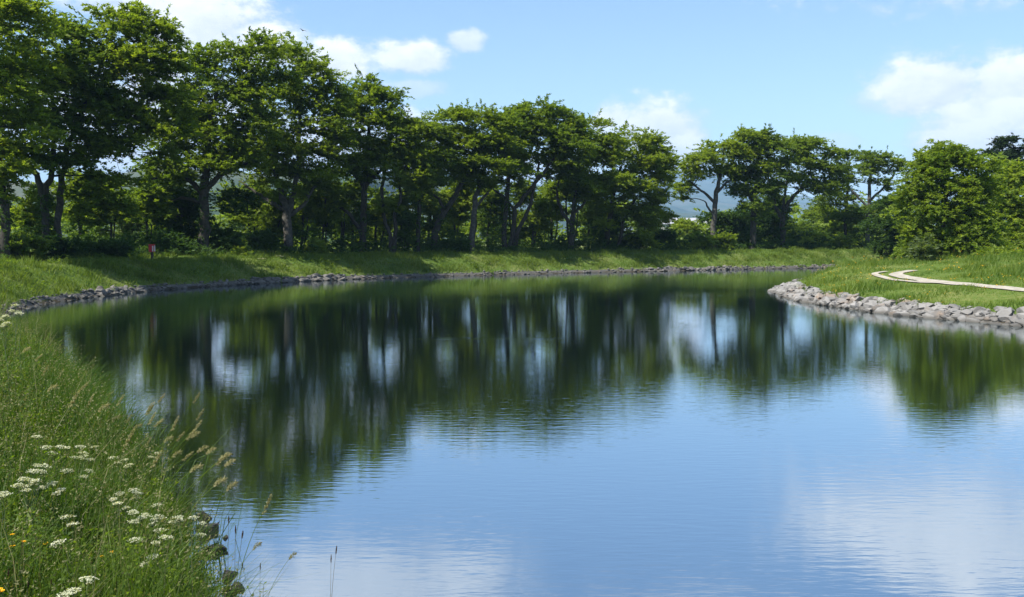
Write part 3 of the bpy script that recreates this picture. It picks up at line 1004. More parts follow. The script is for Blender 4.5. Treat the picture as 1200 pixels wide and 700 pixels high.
for k, (px, py, rx, ry, mt, lab) in enumerate(UNDER):
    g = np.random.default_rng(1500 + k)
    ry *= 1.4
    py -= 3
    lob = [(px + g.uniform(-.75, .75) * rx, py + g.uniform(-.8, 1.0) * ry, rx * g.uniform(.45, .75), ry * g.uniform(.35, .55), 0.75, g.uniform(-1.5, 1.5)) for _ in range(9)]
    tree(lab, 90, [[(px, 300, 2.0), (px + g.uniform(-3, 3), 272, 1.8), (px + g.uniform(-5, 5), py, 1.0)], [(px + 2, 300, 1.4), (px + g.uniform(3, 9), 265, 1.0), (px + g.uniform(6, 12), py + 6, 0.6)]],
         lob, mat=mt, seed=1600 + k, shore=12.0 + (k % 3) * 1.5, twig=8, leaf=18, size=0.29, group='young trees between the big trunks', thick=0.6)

# ------------------------------------------------------------------ shrubs
SHRUBS = [
    # px, py of the middle, rx, ry, D, material, label
    (98, 262, 24, 26, 80, 'light', 'sunlit pale shrub between the two trunks and the round leafy one'),
    (150, 262, 32, 26, 82, 'pale', 'open pale green bush with thin branches beyond the twin trunks'),
    (188, 250, 28, 24, 90, 'light', 'tall yellow-green bush behind the red box'),
    (20, 287, 34, 11, 66, 'grass', 'low bright nettle-like clump at the edge of the towpath'),
    (64, 290, 34, 10, 72, 'hedge', 'low dark bramble at the foot of the twin trunks'),
    (122, 291, 40, 9, 74, 'hedge', 'long dark bramble bank beside the red box'),
    (196, 288, 22, 14, 76, 'hedge', 'green arching bramble just behind the red box'),
    (262, 282, 28, 16, 84, 'hedge', 'round dark bush at the foot of the thick dark trunk'),
    (286, 262, 28, 26, 92, 'beech', 'mid-green bush between the thick trunk and the many-stemmed tree'),
    (312, 284, 22, 14, 88, 'hedge', 'small dark bush next to the low-forking pale trunk'),
    (368, 268, 26, 30, 92, 'hedge', 'tall dark bush behind the low-forking pale trunk'),
    (374, 290, 16, 9, 84, 'light', 'small light green bush on the bank edge by a thin pale stem'),
    (398, 274, 22, 24, 94, 'beech_dark', 'dark hazel-like bush beside the domed tree'),
    (442, 272, 18, 24, 98, 'light', 'light bush seen between the domed tree and the crooked stems'),
    (476, 276, 14, 20, 100, 'light', 'narrow light bush behind the thin straight stem'),
    (474, 258, 16, 10, 97, 'hedge', 'dark leafy spray hanging behind the crooked twin stems'),
    (528, 270, 20, 26, 100, 'beech', 'mid-green bush under the leaning trunk'),
    (536, 288, 20, 12, 94, 'hedge', 'low dark bush under the leaning trunk'),
    (574, 268, 22, 28, 100, 'beech_dark', 'tall dark bush between the pale trunk and the clump of stems'),
    (618, 278, 24, 20, 99, 'hedge', 'dark bush against the clump of spreading stems'),
    (642, 260, 22, 34, 104, 'beech', 'tall olive-green bush behind the umbrella-shaped tree'),
    (690, 274, 20, 24, 106, 'beech_dark', 'dark bush between the twin-armed tree and the hanging foliage'),
    (738, 284, 26, 14, 104, 'beech_dark', 'dark bush under the hanging foliage beside the gap'),
    (757, 272, 18, 22, 108, 'pale', 'tall pale willow-green bush at the edge of the gap'),
    (778, 282, 20, 14, 106, 'hedge', 'rounded dark bush on the bank below the gap'),
    (800, 278, 22, 17, 112, 'light', 'bright green bush in the open gap in front of the white roof'),
    (822, 284, 18, 12, 114, 'light', 'small bright bush between the gap and the airy grey trunk'),
    (846, 284, 22, 12, 114, 'beech', 'spreading mid-green bush at the foot of the airy grey-trunked tree'),
    (870, 282, 24, 18, 120, 'hedge', 'dark bush filling the base of the flat-topped group'),
    (906, 276, 28, 24, 123, 'hedge', 'large dark bush under the V-shaped fork'),
    (944, 280, 28, 20, 125, 'beech_dark', 'broad dark bush beyond the V-shaped fork'),
    (968, 270, 20, 24, 118, 'light', 'rounded bright green bush beyond the far shore bend'),
    (986, 288, 18, 12, 120, 'beech', 'low mid-green bush between the bright bush and the layered tree'),
    (1002, 276, 20, 20, 128, 'beech', 'leafy bush behind the layered tree'),
    (1030, 290, 20, 12, 114, 'hedge', 'low dark bush at the foot of the layered tree'),
    (1084, 300, 14, 22, 70, 'pale', 'narrow grey-green bush against the bright willow'),
    (1170, 300, 34, 10, 71, 'light', 'low bramble at the skirt of the bright willow'),
    (278, 299, 9, 5, 80, 'light', 'small bright leafy plant on the grassy bank edge below the thick dark trunk'),
    (960, 250, 30, 10, 150, 'beech', 'pale flat-topped far tree line bush beneath the umbrella crown'),
]
for k, (px, py, rx, ry, D, mt, lab) in enumerate(SHRUBS):
    if px < 1035 and D < 149:
        D = shore_distance(px, 8.0 + (16 if ry >= 24 else 9 if ry >= 17 else 1.5 if ry > 12 else -0.3))
    s = D / F
    if ry >= 17 and px < 1035:
        py, ry = py - ry * 0.3, ry * 1.28
    g = np.random.default_rng(900 + k)
    lob = [(px, py, rx * 0.72, ry * 0.75)]
    for _ in range(5):
        a = g.uniform(0, 2 * math.pi)
        lob.append((px + math.cos(a) * rx * 0.5, py + math.sin(a) * ry * 0.45, rx * g.uniform(0.35, 0.55), ry * g.uniform(0.4, 0.6), 1.0, g.uniform(-1, 1) * rx * s * 0.5))
    foot = 280 + (EYE - gz((px - 600) / F * D, D)) / s
    if py + ry < foot - 3:     # leafy right down to the ground
        lob.append((px, (py + ry * 0.5 + foot) / 2, rx * 0.8, (foot - py - ry * 0.3) / 2, 0.8))
    st = [[(px + dx_, foot + 1, 0.08 / s), (px + dx_ * 1.6, (py + foot) / 2, 0.05 / s), (px + dx_ * 2.2, py, 0.03 / s)] for dx_ in (-0.12 * rx, 0.02 * rx, 0.15 * rx)]
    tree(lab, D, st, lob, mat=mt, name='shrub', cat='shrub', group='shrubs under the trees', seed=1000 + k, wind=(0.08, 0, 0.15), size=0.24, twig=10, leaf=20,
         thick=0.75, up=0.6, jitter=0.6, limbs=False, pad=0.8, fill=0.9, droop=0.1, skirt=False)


# undergrowth along the foot of the tree row: nobody could count it
def along(curve, d0, d1, n, seed, s0=None, s1=None):
    g = np.random.default_rng(seed)
    tan = norm(np.gradient(curve, axis=0))
    nr_ = np.stack([-tan[:, 1], tan[:, 0]], 1)
    i = g.integers(0, len(curve), n) if s0 is None else g.integers(s0, s1, n)
    d = g.uniform(d0, d1, n)
    return curve[i] + nr_[i] * d[:, None] + g.normal(0, 0.3, (n, 2)), d


def idx_at(curve, y):
    return int(np.argmin(np.abs(curve[:, 1] - y)))


iL0, iL1 = idx_at(LEFT, 44), int(np.argmin(np.linalg.norm(LEFT - np.array([62, 129]), axis=1)))
P, d = along(LEFT, 7.2, 14.5, 1900, 41, iL0, iL1)
z = land(P)[0]
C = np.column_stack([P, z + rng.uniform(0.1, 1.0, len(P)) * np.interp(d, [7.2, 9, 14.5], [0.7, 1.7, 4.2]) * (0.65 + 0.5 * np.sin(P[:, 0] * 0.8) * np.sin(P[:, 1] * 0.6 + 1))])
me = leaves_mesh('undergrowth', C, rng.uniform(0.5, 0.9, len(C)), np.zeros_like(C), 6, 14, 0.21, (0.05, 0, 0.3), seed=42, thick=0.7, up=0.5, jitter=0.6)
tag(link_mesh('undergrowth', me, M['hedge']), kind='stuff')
# woods and hedgerows beyond the embankment, one mass
g = np.random.default_rng(77)
n = 520
wx = g.uniform(-0.62, 0.62, n)
wd = g.choice([150, 190, 240, 300], n) + g.normal(0, 8, n)
C = np.column_stack([wx * wd, wd, 1.5 + g.uniform(0.0, 1.0, n) * np.where(np.abs(wx - 0.17) < 0.03, 1.6, 4.6 + 3.0 * np.sin(wx * 40) ** 2) * wd / 170])
me = leaves_mesh('distant_wood', C, g.uniform(1.6, 2.6, n) * wd / 180, np.zeros_like(C), 11, 16, 0.75, (0.05, 0, 0.25), seed=78, thick=0.8, up=0.5, jitter=0.6)
tag(link_mesh('distant_wood', me, M['light']), kind='stuff')


# ------------------------------------------------------------------ stone banks
def rock_mesh(name, seed, n=15, squash=(1, 0.75, 0.55), sub=False):
    import bmesh
    g = np.random.default_rng(seed)
    u = norm(g.normal(0, 1, (n, 3))) * g.uniform(0.8, 1.0, (n, 1)) * np.array(squash)
    bm = bmesh.new()
    for p in u:
        bm.verts.new(p)
    r = bmesh.ops.convex_hull(bm, input=list(bm.verts))
    loose = [v for v in bm.verts if not v.link_faces]
    for v in loose:
        bm.verts.remove(v)
    if sub:
        bmesh.ops.bevel(bm, geom=list(bm.edges), offset=0.06, segments=1, affect='EDGES')
    me_ = bpy.data.meshes.new(name)
    bm.to_mesh(me_)
    bm.free()
    return me_


ROCKS = [rock_mesh('stone', 200 + i, 13 + i % 4, (1.0, 0.6 + 0.05 * (i % 5), 0.42 + 0.05 * (i % 4))) for i in range(16)]


def rock_arrays(me_):
    v = np.array([p.co[:] for p in me_.vertices])
    f = [tuple(p.vertices) for p in me_.polygons]
    tri = []
    for q_ in f:
        for k in range(1, len(q_) - 1):
            tri.append((q_[0], q_[k], q_[k + 1]))
    return v, np.array(tri)


RA = [rock_arrays(m_) for m_ in ROCKS]


def rot_z(a):
    return np.array([[math.cos(a), -math.sin(a), 0], [math.sin(a), math.cos(a), 0], [0, 0, 1]])


def stone_bank(curve, inland, i0, i1, width, mat, size, n_single, n_rest, vis, seed, loose=None):
    """a strip of rubble along the water's edge with its stones"""
    g = np.random.default_rng(seed)
    tan = norm(np.gradient(curve, axis=0))
    nr_ = np.stack([-tan[:, 1], tan[:, 0]], 1) * inland
    seg = curve[i0:i1]
    cols = np.linspace(-0.35, width * 0.7, 6)
    P = (seg[:, None, :] + nr_[i0:i1][:, None, :] * cols[None, :, None]).reshape(-1, 2)
    z = land(P)[0] + 0.02 + g.normal(0, 0.02, len(P))
    n = len(seg)
    idx = np.arange(n * 6).reshape(n, 6)
    q_ = np.stack([idx[:-1, :-1], idx[:-1, 1:], idx[1:, 1:], idx[1:, :-1]], -1).reshape(-1, 4)
    bank = link_mesh('stone_bank', np_mesh('stone_bank', np.column_stack([P, z]), q_), M['stone_dark'])
    tag(bank, kind='structure')
    tot = n_single + n_rest
    i = g.integers(i0, i1 - 1, tot)
    d = g.uniform(-0.25, width, tot)
    fr = g.random(tot)[:, None]
    p = curve[i] * (1 - fr) + curve[i + 1] * fr + nr_[i] * d[:, None]
    s = size * np.clip(g.lognormal(-0.15, 0.55, tot), 0.35, 2.0) * (1.05 - 0.25 * np.clip(d / width, 0, 1))
    if mat != 'stone':      # a broken line: thick in places, grown over in others
        s = s * (0.62 + 0.5 * np.clip(np.sin(i * 0.09) + np.sin(i * 0.23 + 1), -0.2, 1.2))
    zz = land(p)[0]
    dist = np.linalg.norm(p, axis=1)
    order = np.argsort(-(s / dist))
    rest_v, rest_f, rest_t, nv = [], [], [], 0
    for rank, j in enumerate(order):
        k = int(g.integers(0, len(ROCKS)))
        th = math.atan2(tan[i[j], 1], tan[i[j], 0]) + g.normal(0, 0.45)
        z_ = max(zz[j], -0.1) + s[j] * 0.10
        tilt = g.normal(0, 0.22, 2)
        if rank < n_single:
            o = link_mesh('stone', ROCKS[k], M['stone'], bank)
            if mat != 'stone':
                o.material_slots[0].link = 'OBJECT'
                o.material_slots[0].material = M[mat]
            o.location = (p[j, 0], p[j, 1], z_)
            o.rotation_euler = (tilt[0], tilt[1], th)
            o.scale = (s[j],) * 3
        else:
            v, f = RA[k]
            rest_v.append((v * s[j]) @ rot_z(th).T + np.array([p[j, 0], p[j, 1], z_]))
            rest_f.append(f + nv)
            rest_t.append(np.full(len(f), g.random()))
            nv += len(v)
    if rest_v:
        o = link_mesh('rubble', np_mesh('rubble', np.concatenate(rest_v), np.concatenate(rest_f), tint=np.concatenate(rest_t)), M[mat], bank)
        o['kind'] = 'stuff'
    return bank


jR0, jR1 = idx_at(RIGHT[:400], 33), int(np.argmin(np.linalg.norm(RIGHT - np.array([22, 76]), axis=1)))
stone_bank(RIGHT, -1, jR0, jR1, 1.30, 'stone', 0.27, 300, 1000, None, 71)
jL0 = int(np.argmin(np.linalg.norm(LEFT - np.array([-18, 34.5]), axis=1)))
jL1 = int(np.argmin(np.linalg.norm(LEFT - np.array([45, 122]), axis=1)))
stone_bank(LEFT, 1, jL0, jL1, 0.45, 'stone_dark', 0.25, 280, 1500, None, 72)
nL0 = int(np.argmin(np.linalg.norm(LEFT - np.array([2.0, 2.4]), axis=1)))
nL1 = int(np.argmin(np.linalg.norm(LEFT - np.array([-8, 20]), axis=1)))
stone_bank(LEFT, 1, nL0, nL1, 0.35, 'stone_dark', 0.2, 40, 60, None, 73)


# ------------------------------------------------------------------ grass
def blades_mesh(name, P, z, h, w, lean, seed, bend=0.45, dirbias=(0.25, 0.0), shift=0):
    """grass blades: two-segment tapered strips"""
    g = np.random.default_rng(seed)
    n = len(P)
    a = g.uniform(0, 2 * math.pi, n)
    ld = np.stack([np.cos(a), np.sin(a)], 1) + np.asarray(dirbias)
    ln = h * np.abs(g.normal(lean, lean * 0.5, n))
    wa = g.uniform(0, 2 * math.pi, n)
    wv = np.stack([np.cos(wa), np.sin(wa)], 1) * w[:, None] * 0.5
    b = np.column_stack([P, z - 0.03])
    mid = b + np.column_stack([ld * (ln * 0.32)[:, None], h * 0.58])
    tip = b + np.column_stack([ld * ln[:, None], h * (1 - bend * np.minimum(1, (ln / h) ** 2))])
    W = np.column_stack([wv, np.zeros(n)])
    V = np.stack([b - W, b + W, mid + W * 0.75, mid - W * 0.75, tip], 1)
    i = np.arange(n)[:, None] * 5
    F3 = np.concatenate([i + np.array([[0, 1, 2]]), i + np.array([[0, 2, 3]]), i + np.array([[3, 2, 4]])], 1).reshape(-1, 3)
    tn = np.clip(g.normal(0.45, 0.24, n) + shift, 0, 1)
    return np_mesh(name, V.reshape(-1, 3), F3, tint=np.repeat(tn, 3))


def single_blades(name, P, z, h, w, lean, seed, dirbias=(0.25, 0), shift=0):
    g = np.random.default_rng(seed)
    n = len(P)
    a = g.uniform(0, 2 * math.pi, n)
    ld = (np.stack([np.cos(a), np.sin(a)], 1) + np.asarray(dirbias)) * (h * np.abs(g.normal(lean, lean * .5, n)))[:, None]
    wa = g.uniform(0, 2 * math.pi, n)
    W = np.column_stack([np.cos(wa) * w * .5, np.sin(wa) * w * .5, np.zeros(n)])
    b = np.column_stack([P, z - 0.03])
    V = np.stack([b - W, b + W, b + np.column_stack([ld, h])], 1).reshape(-1, 3)
    tn = np.clip(g.normal(0.45, 0.22, n) + shift, 0, 1)
    return np_mesh(name, V, np.arange(n * 3).reshape(n, 3), tint=tn)


def scatter(n, x0, x1, y0, y1, seed):
    g = np.random.default_rng(seed)
    return np.stack([g.uniform(x0, x1, n), g.uniform(y0, y1, n)], 1)


def clumpy(P, sc=0.5):
    return (np.sin(P[:, 0] * 1.7 * sc + 1.1 * np.sin(P[:, 1] * 1.3 * sc)) * np.sin(P[:, 1] * 1.9 * sc + 0.7 * np.sin(P[:, 0] * 2.1 * sc)) + 1) * 0.5


# far bank
P, d = along(LEFT, 0.40, 9.5, 100000, 51, iL0, iL1)
z, dl, dr, ic = land(P)
k = (~ic) & (dl > 0.42)
P, z, dl = P[k], z[k], dl[k]
cl = clumpy(P, 0.8)
h = (0.13 + 0.50 * cl ** 2) * rng.uniform(0.6, 1.3, len(P)) * np.where((dl > 5.2) & (dl < 7.2), 0.35, 1.0)
tag(link_mesh('grass', single_blades('far_bank_grass', P, z, h, np.full(len(P), 0.06), 0.5, 52, shift=0.7 * (clumpy(P, 0.33) - 0.5)), M['grass']), kind='stuff')
# docks, nettles and other weeds along its edge, growing over the stones
Pw, dw = along(LEFT, 0.25, 5.0, 420, 252, iL0, iL1)
Pw = Pw[clumpy(Pw, 0.4) > 0.42]
zw = land(Pw)[0]
gw = np.random.default_rng(253)
C = np.column_stack([Pw, zw + gw.uniform(0.05, 0.4, len(Pw))])
me = leaves_mesh('bank_weeds', C, gw.uniform(0.2, 0.5, len(C)), np.zeros_like(C), 5, 9, 0.15, (0.05, 0, 0.35), seed=254, thick=0.8, up=0.5, jitter=0.6)
tag(link_mesh('weeds', me, M['beech_dark']), kind='stuff')
# the point on the other shore
P = scatter(400000, 16, 64, 34, 112, 53)
# keep more of them near the camera
pr = np.random.default_rng(54).random(len(P)) < np.clip((48 / P[:, 1]) ** 2, 0.1, 1) * 0.75
P = P[pr]
P = P[np.abs(P[:, 0]) < 0.58 * P[:, 1]]
z, dl, dr, ic = land(P)
pd = np.minimum(seg_dist(P, RUT1), seg_dist(P, RUT2) + 0.2)
k = (~ic) & (dr < dl) & (dr > 0.75) & (pd > 0.27)
P, z, dr, pd = P[k], z[k], dr[k], pd[k]
cl = clumpy(P, 0.45)
h = (0.10 + 0.52 * cl ** 1.7) * rng.uniform(0.6, 1.3, len(P)) * np.clip(0.22 + pd / 5, 0.25, 1.0)
tag(link_mesh('grass', single_blades('point_grass', P, z, h, np.full(len(P), 0.045), 0.5, 55, shift=0.9 * (clumpy(P + 3, 0.5) - 0.5)), M['grass']), kind='stuff')
print('point blades', len(P))
# yellow and pale flower specks in it
sel = np.random.default_rng(56).choice(len(P), 700)
sel = sel[clumpy(P[sel], 0.25) > 0.45]
C = np.column_stack([P[sel], z[sel] + h[sel] * 0.9])
me = leaves_mesh('wildflowers', C, np.full(len(C), 0.15), np.zeros_like(C), 1, 3, 0.07, (0, 0, 0.2), seed=57)
tag(link_mesh('wildflowers', me, M['yellow_flower']), kind='stuff')

# the near bank: tall meadow grass
P = scatter(1500000, -32, 2.5, 1.6, 52, 58)
g = np.random.default_rng(59)
dist = np.hypot(P[:, 0], P[:, 1])
k = (g.random(len(P)) < np.clip((6.5 / dist) ** 1.6, 0.03, 1)) & (P[:, 0] > -0.62 * P[:, 1] - 1.0) & (dist > 2.2)
P = P[k]
z, dl, dr, ic = land(P)
k = (~ic) & (dl > 0.12) & (dl < 7.5)
P, z, dl = P[k], z[k], dl[k]
dist = np.hypot(P[:, 0], P[:, 1])
cl = clumpy(P, 1.1)
h = (0.36 + 0.42 * cl) * g.uniform(0.55, 1.4, len(P)) * np.interp(dl, [0, 0.7, 1.6, 3.0], [1.0, 1.25, 1.1, 0.85]) * np.interp(P[:, 1], [12, 24], [1.0, 0.9])
h *= np.where(dl > 4.4, 0.45, 1.0)
w = np.clip(0.0045 + 0.00055 * dist, 0.006, 0.02) * g.uniform(0.7, 1.5, len(P))
print('near blades', len(P))
tag(link_mesh('grass', blades_mesh('near_grass', P, z, h, w, 0.42, 60, shift=1.0 * (clumpy(P + 1.7, 1.6) - 0.55)), M['near_grass']), kind='stuff')
# a rank tuft hanging out over the water's edge
gt = np.random.default_rng(66)
Pt, dt = along(LEFT, 0.05, 0.9, 4200, 67, int(np.argmin(np.linalg.norm(LEFT - np.array([-3.3, 10.2]), axis=1))), int(np.argmin(np.linalg.norm(LEFT - np.array([-8.5, 21.5]), axis=1))))
zt_ = np.maximum(land(Pt)[0], -0.05)
ht = gt.uniform(0.6, 1.35, len(Pt)) * np.interp(Pt[:, 1], [10, 12, 15, 22], [0.55, 1.05, 1.0, 0.8])
tag(link_mesh('grass', blades_mesh('tall_edge_grass', Pt, zt_, ht, np.full(len(Pt), 0.010) * gt.uniform(0.7, 1.4, len(Pt)), 0.40, 68, dirbias=(0.55, -0.1)), M['near_grass']), kind='stuff')
# broad leaves of nettles and docks among it
sel = g.choice(len(P), 900)
C = np.column_stack([P[sel], z[sel] + h[sel] * g.uniform(0.3, 0.85, len(sel))])
me = leaves_mesh('meadow_herbs', C, np.full(len(C), 0.16), np.zeros_like(C), 4, 9, 0.035, (0.1, 0, 0.5), seed=61, thick=0.8, up=0.6, jitter=0.6)
tag(link_mesh('meadow_herbs', me, M['beech']), kind='stuff')
# bleached older stems standing among the green
sel = g.choice(len(P), 2600)
tag(link_mesh('grass', blades_mesh('bleached_grass', P[sel] + g.normal(0, 0.03, (len(sel), 2)), z[sel], h[sel] * g.uniform(1.0, 1.45, len(sel)), w[sel] * 0.7, 0.35, 63), M['dry_seed']), kind='stuff')
# feathery pale tops of the meadow grass, uncountable
pw = np.clip(dist - 5.0, 0.15, 9)
sel = g.choice(len(P), 4200, p=pw / pw.sum())
top = np.column_stack([P[sel], z[sel] + h[sel] * 1.12])
me = leaves_mesh('meadow_seed', top, np.full(len(top), 0.07), np.zeros_like(top), 2, 6, 0.020, (0.3, 0, 0.8), seed=62, thick=1.0)
tag(link_mesh('meadow_seed', me, M['dry_seed']), kind='stuff')


# ------------------------------------------------------------------ single plants of the near bank
def place_above(px, py, height, d0=2.5, d1=40):
    """the spot where a plant of this height puts its top on the line of sight through a pixel"""
    ux, uz = ray(px, py)
    D = np.linspace(d0, d1, 900)
    P = np.stack([ux * D, D], 1)
    z, dl, dr, ic = land(P)
    dz = (EYE + uz * D) - np.maximum(z, 0)
    ok = np.where((dz <= height) & (z > 0.12))[0]
    if not len(ok):
        ok = np.where(dz <= height)[0]
    j = ok[0] if len(ok) else 0
    return ux * D[j], D[j], max(z[j], -0.4), dz[j]


def bent_stem(h, lean, n=6):
    t = np.linspace(0, 1, n)
    return np.stack([lean[0] * t ** 2, lean[1] * t ** 2, h * t], 1)


def umbel_parts(seed, h, n_umb, rad):
    """a white-flowered umbellifer: branching stem, ferny leaves, flat flower heads"""
    g = np.random.default_rng(seed)
    tb = Tubes()
    main = bent_stem(h * 0.72, g.normal(0, 0.05, 2))
    tb.add(main, np.linspace(0.0045, 0.003, 6), 5)
    heads = []
    for k in range(n_umb):
        a = g.uniform(0, 6.28)
        sp_ = 0.0 if k == 0 else g.uniform(0.04, 0.10)
        top = np.array([main[-1][0] + math.cos(a) * sp_, main[-1][1] + math.sin(a) * sp_, h * (1.0 if k == 0 else g.uniform(0.9, 0.99))])
        mid = (main[-1] + top) / 2 + np.array([math.cos(a), math.sin(a), 0]) * 0.015
        tb.add(np.array([main[-1], mid, top]), [0.003, 0.0024, 0.002], 4)
        R = rad * (1.0 if k == 0 else g.uniform(0.7, 1.0))
        V, Fc, tn = [], [], []
        for q_ in range(13):
            rr_ = R * math.sqrt(q_ / 13 + 0.02)
            b = q_ * 2.4
            c = top + np.array([math.cos(b) * rr_, math.sin(b) * rr_, 0.02 + 0.012 * (1 - (rr_ / R) ** 2)])
            tb.add(np.array([top, top * 0.4 + c * 0.6 - np.array([0, 0, 0.004]), c]), [0.0012, 0.001, 0.0008], 3)
            for m_ in range(9):
                pp = c + g.normal(0, 1, 3) * np.array([0.0065, 0.0065, 0.0025])
                e = g.uniform(0, 6.28)
                s_ = 0.0035 + 0.002 * g.random()
                u = np.array([math.cos(e), math.sin(e), g.normal(0, 0.3)]) * s_
                v_ = np.array([-math.sin(e), math.cos(e), g.normal(0, 0.3)]) * s_
                n0 = len(V)
                V += [pp - u, pp + v_, pp + u, pp - v_]
                Fc.append((n0, n0 + 1, n0 + 2, n0 + 3))
                tn.append(g.random())
        heads.append(np_mesh('flower_head', V, Fc, tint=tn))
    C = np.column_stack([g.normal(0, 0.05, (6, 2)), np.linspace(0.1, 0.5, 6) * h])
    lv = leaves_mesh('leaf', C, np.full(6, 0.13), np.zeros_like(C), 5, 14, 0.03, (0, 0, 0.25), seed=seed + 5)
    return tb.mesh('stem'), heads, lv


UMB = [umbel_parts(300 + k, 0.62, n_, r_) for k, (n_, r_) in enumerate([(1, 0.042), (2, 0.036), (3, 0.040), (2, 0.045), (4, 0.034)])]
UMBELS = [
    (20, 548, 2), (6, 590, 0), (33, 517, 0), (47, 523, 0), (62, 529, 4), (76, 536, 2), (85, 529, 0), (98, 538, 1), (124, 526, 0), (131, 540, 0), (152, 544, 4), (168, 535, 3),
    (47, 552, 1), (70, 552, 0), (30, 566, 4), (40, 575, 1), (17, 580, 0), (58, 566, 1), (75, 566, 4), (98, 557, 1), (140, 575, 3), (148, 583, 1), (134, 596, 1), (152, 600, 2), (170, 590, 0), (172, 603, 4),
    (92, 613, 3), (191, 597, 0), (209, 614, 1), (226, 611, 3), (238, 628, 0), (190, 628, 3), (184, 640, 1), (202, 651, 1), (152, 636, 0), (87, 689, 3), (102, 697, 1), (6, 350, 1), (14, 362, 2), (22, 372, 0),
    (8, 376, 4), (166, 610, 0), (178, 616, 1), (108, 634, 0)]
special = {
    (226, 611): 'white umbel flower growing right above the dark rocks at the water',
    (87, 689): 'broad white umbel flower lowest on the bank at the picture bottom',
    (92, 613): 'white umbel flower standing alone above the yellow flowers',
}
for (px, py, k) in UMBELS:
    far = py < 400
    x, y, z_, hh = place_above(px, py, 1.5 if far else 0.78, 12.0 if far else 2.5)
    sc = hh / 0.62
    root = empty('cow_parsley', (x, y, z_))
    root.rotation_euler = (rng.normal(0, 0.13), rng.normal(0, 0.13), rng.uniform(0, 6.28))
    if far:
        tag(root, 'creamy white umbel plant growing at the tip of the grassy bank beside the picture edge', 'wildflower', 'creamy umbels at the tip of the bank')
    elif (px, py) in special:
        tag(root, special[(px, py)], 'wildflower', 'white umbel flowers on the near bank')
    else:
        what = ['single flat white flower head', 'pair of white flower heads', 'loose trio of white flower heads', 'wide pair of white flower heads', 'spray of four small white flower heads'][k]
        where = ('by the picture edge in the flowery patch' if px < 24 else 'high in the dense upper cluster of the bank' if py < 546 and px < 110 else 'near the buff seed heads' if py < 546
                 else 'low in the dense upper cluster of the bank' if px < 112 else 'in the slanting drift towards the water' if py < 608 else 'in the loose lower group above the rocks')
        tag(root, what + ' ' + where, 'wildflower', 'white umbel flowers on the near bank')
    st, heads, lv = UMB[k]
    hs = 0.98 if not far else 1.3
    for nm, me_, mt in [('stem', st, 'stem')] + [('flower_head', h_, 'white_flower') for h_ in heads] + [('foliage', lv, 'near_grass')]:
        o = link_mesh(nm, me_, M[mt], root)
        if nm == 'foliage':
            o['kind'] = 'stuff'
        o.scale = (hs * 1.15, hs * 1.15, sc)

# two white clumps on the far slope
for (px, py, lab) in [(311, 312, 'white flower clump on the far grassy slope close to the bright leafy plant'), (332, 309, 'small white flower clump on the far grassy slope below the many-stemmed tree')]:
    x, y = px_ground(px, py, 50, 120)
    root = empty('cow_parsley', (x, y, gz(x, y)))
    tag(root, lab, 'wildflower', 'white flowers on the far slope')
    st, heads, lv = UMB[4]
    for nm, me_, mt in [('stem', st, 'stem')] + [('flower_head', h_, 'white_flower') for h_ in heads]:
        o = link_mesh(nm, me_, M[mt], root)
        o.scale = (4.0, 4.0, 1.0)

# yellow hawkweed-like flowers
def yellow_parts(seed, h):
    g = np.random.default_rng(seed)
    tb = Tubes()
    top = bent_stem(h, g.normal(0, 0.05, 2))
    tb.add(top, np.linspace(0.003, 0.002, 6), 5)
    c = top[-1]
    V, Fc, tn = [], [], []
    for ring, (R, n_, zz) in enumerate([(0.020, 18, 0.0), (0.012, 12, 0.005)]):
        for q_ in range(n_):
            a = q_ / n_ * 6.283 + ring * 0.1
            dv = np.array([math.cos(a), math.sin(a), 0.25])
            sv = np.array([-math.sin(a), math.cos(a), 0]) * 0.0032
            n0 = len(V)
            V += [c + dv * 0.003 - sv * .5, c + dv * 0.003 + sv * .5, c + dv * R + sv + np.array([0, 0, zz]), c + dv * R - sv + np.array([0, 0, zz])]
            Fc.append((n0, n0 + 1, n0 + 2, n0 + 3))
            tn.append(g.random())
    cup = Tubes()
    cup.add([c - np.array([0, 0, 0.02]), c - np.array([0, 0, 0.012]), c], [0.003, 0.007, 0.006], 7)
    return tb.mesh('stem'), np_mesh('petal', V, Fc, tint=tn), cup.mesh('bud')


YEL = [yellow_parts(400 + k, 0.55) for k in range(3)]
for k, (px, py, lab) in enumerate([
        (25, 628, 'yellow flower beside a brown plantain head, upper of the pair'),
        (20, 643, 'small yellow flower just below the pair of brown plantain heads'),
        (70, 629, 'round yellow flower midway along the lower grass'),
        (105, 641, 'dull half-closed yellow flower between two brighter ones'),
        (118, 652, 'brightest orange-yellow flower tilted sideways in the grass'),
        (20, 690, 'little yellow flower low down among the brown plantain heads'),
        (2, 698, 'yellow flower cut by the picture corner'),
        (8, 630, 'faded yellow-white flower by the picture edge')]):
    x, y, z_, hh = place_above(px, py, 0.5)
    root = empty('yellow_flower', (x, y, z_))
    root.rotation_euler = (rng.uniform(0.0, 0.15), rng.uniform(-0.1, 0.1), rng.uniform(0, 6.28))
    tag(root, lab, 'wildflower', 'yellow flowers on the near bank')
    st, pe, bu = YEL[k % 3]
    for nm, me_, mt in [('stem', st, 'stem'), ('petal', pe, 'yellow_flower'), ('bud', bu, 'stem')]:
        o = link_mesh(nm, me_, M[mt], root)
        o.scale = (1, 1, hh / 0.55)
        if nm == 'petal':
            o.name = 'flower_head'


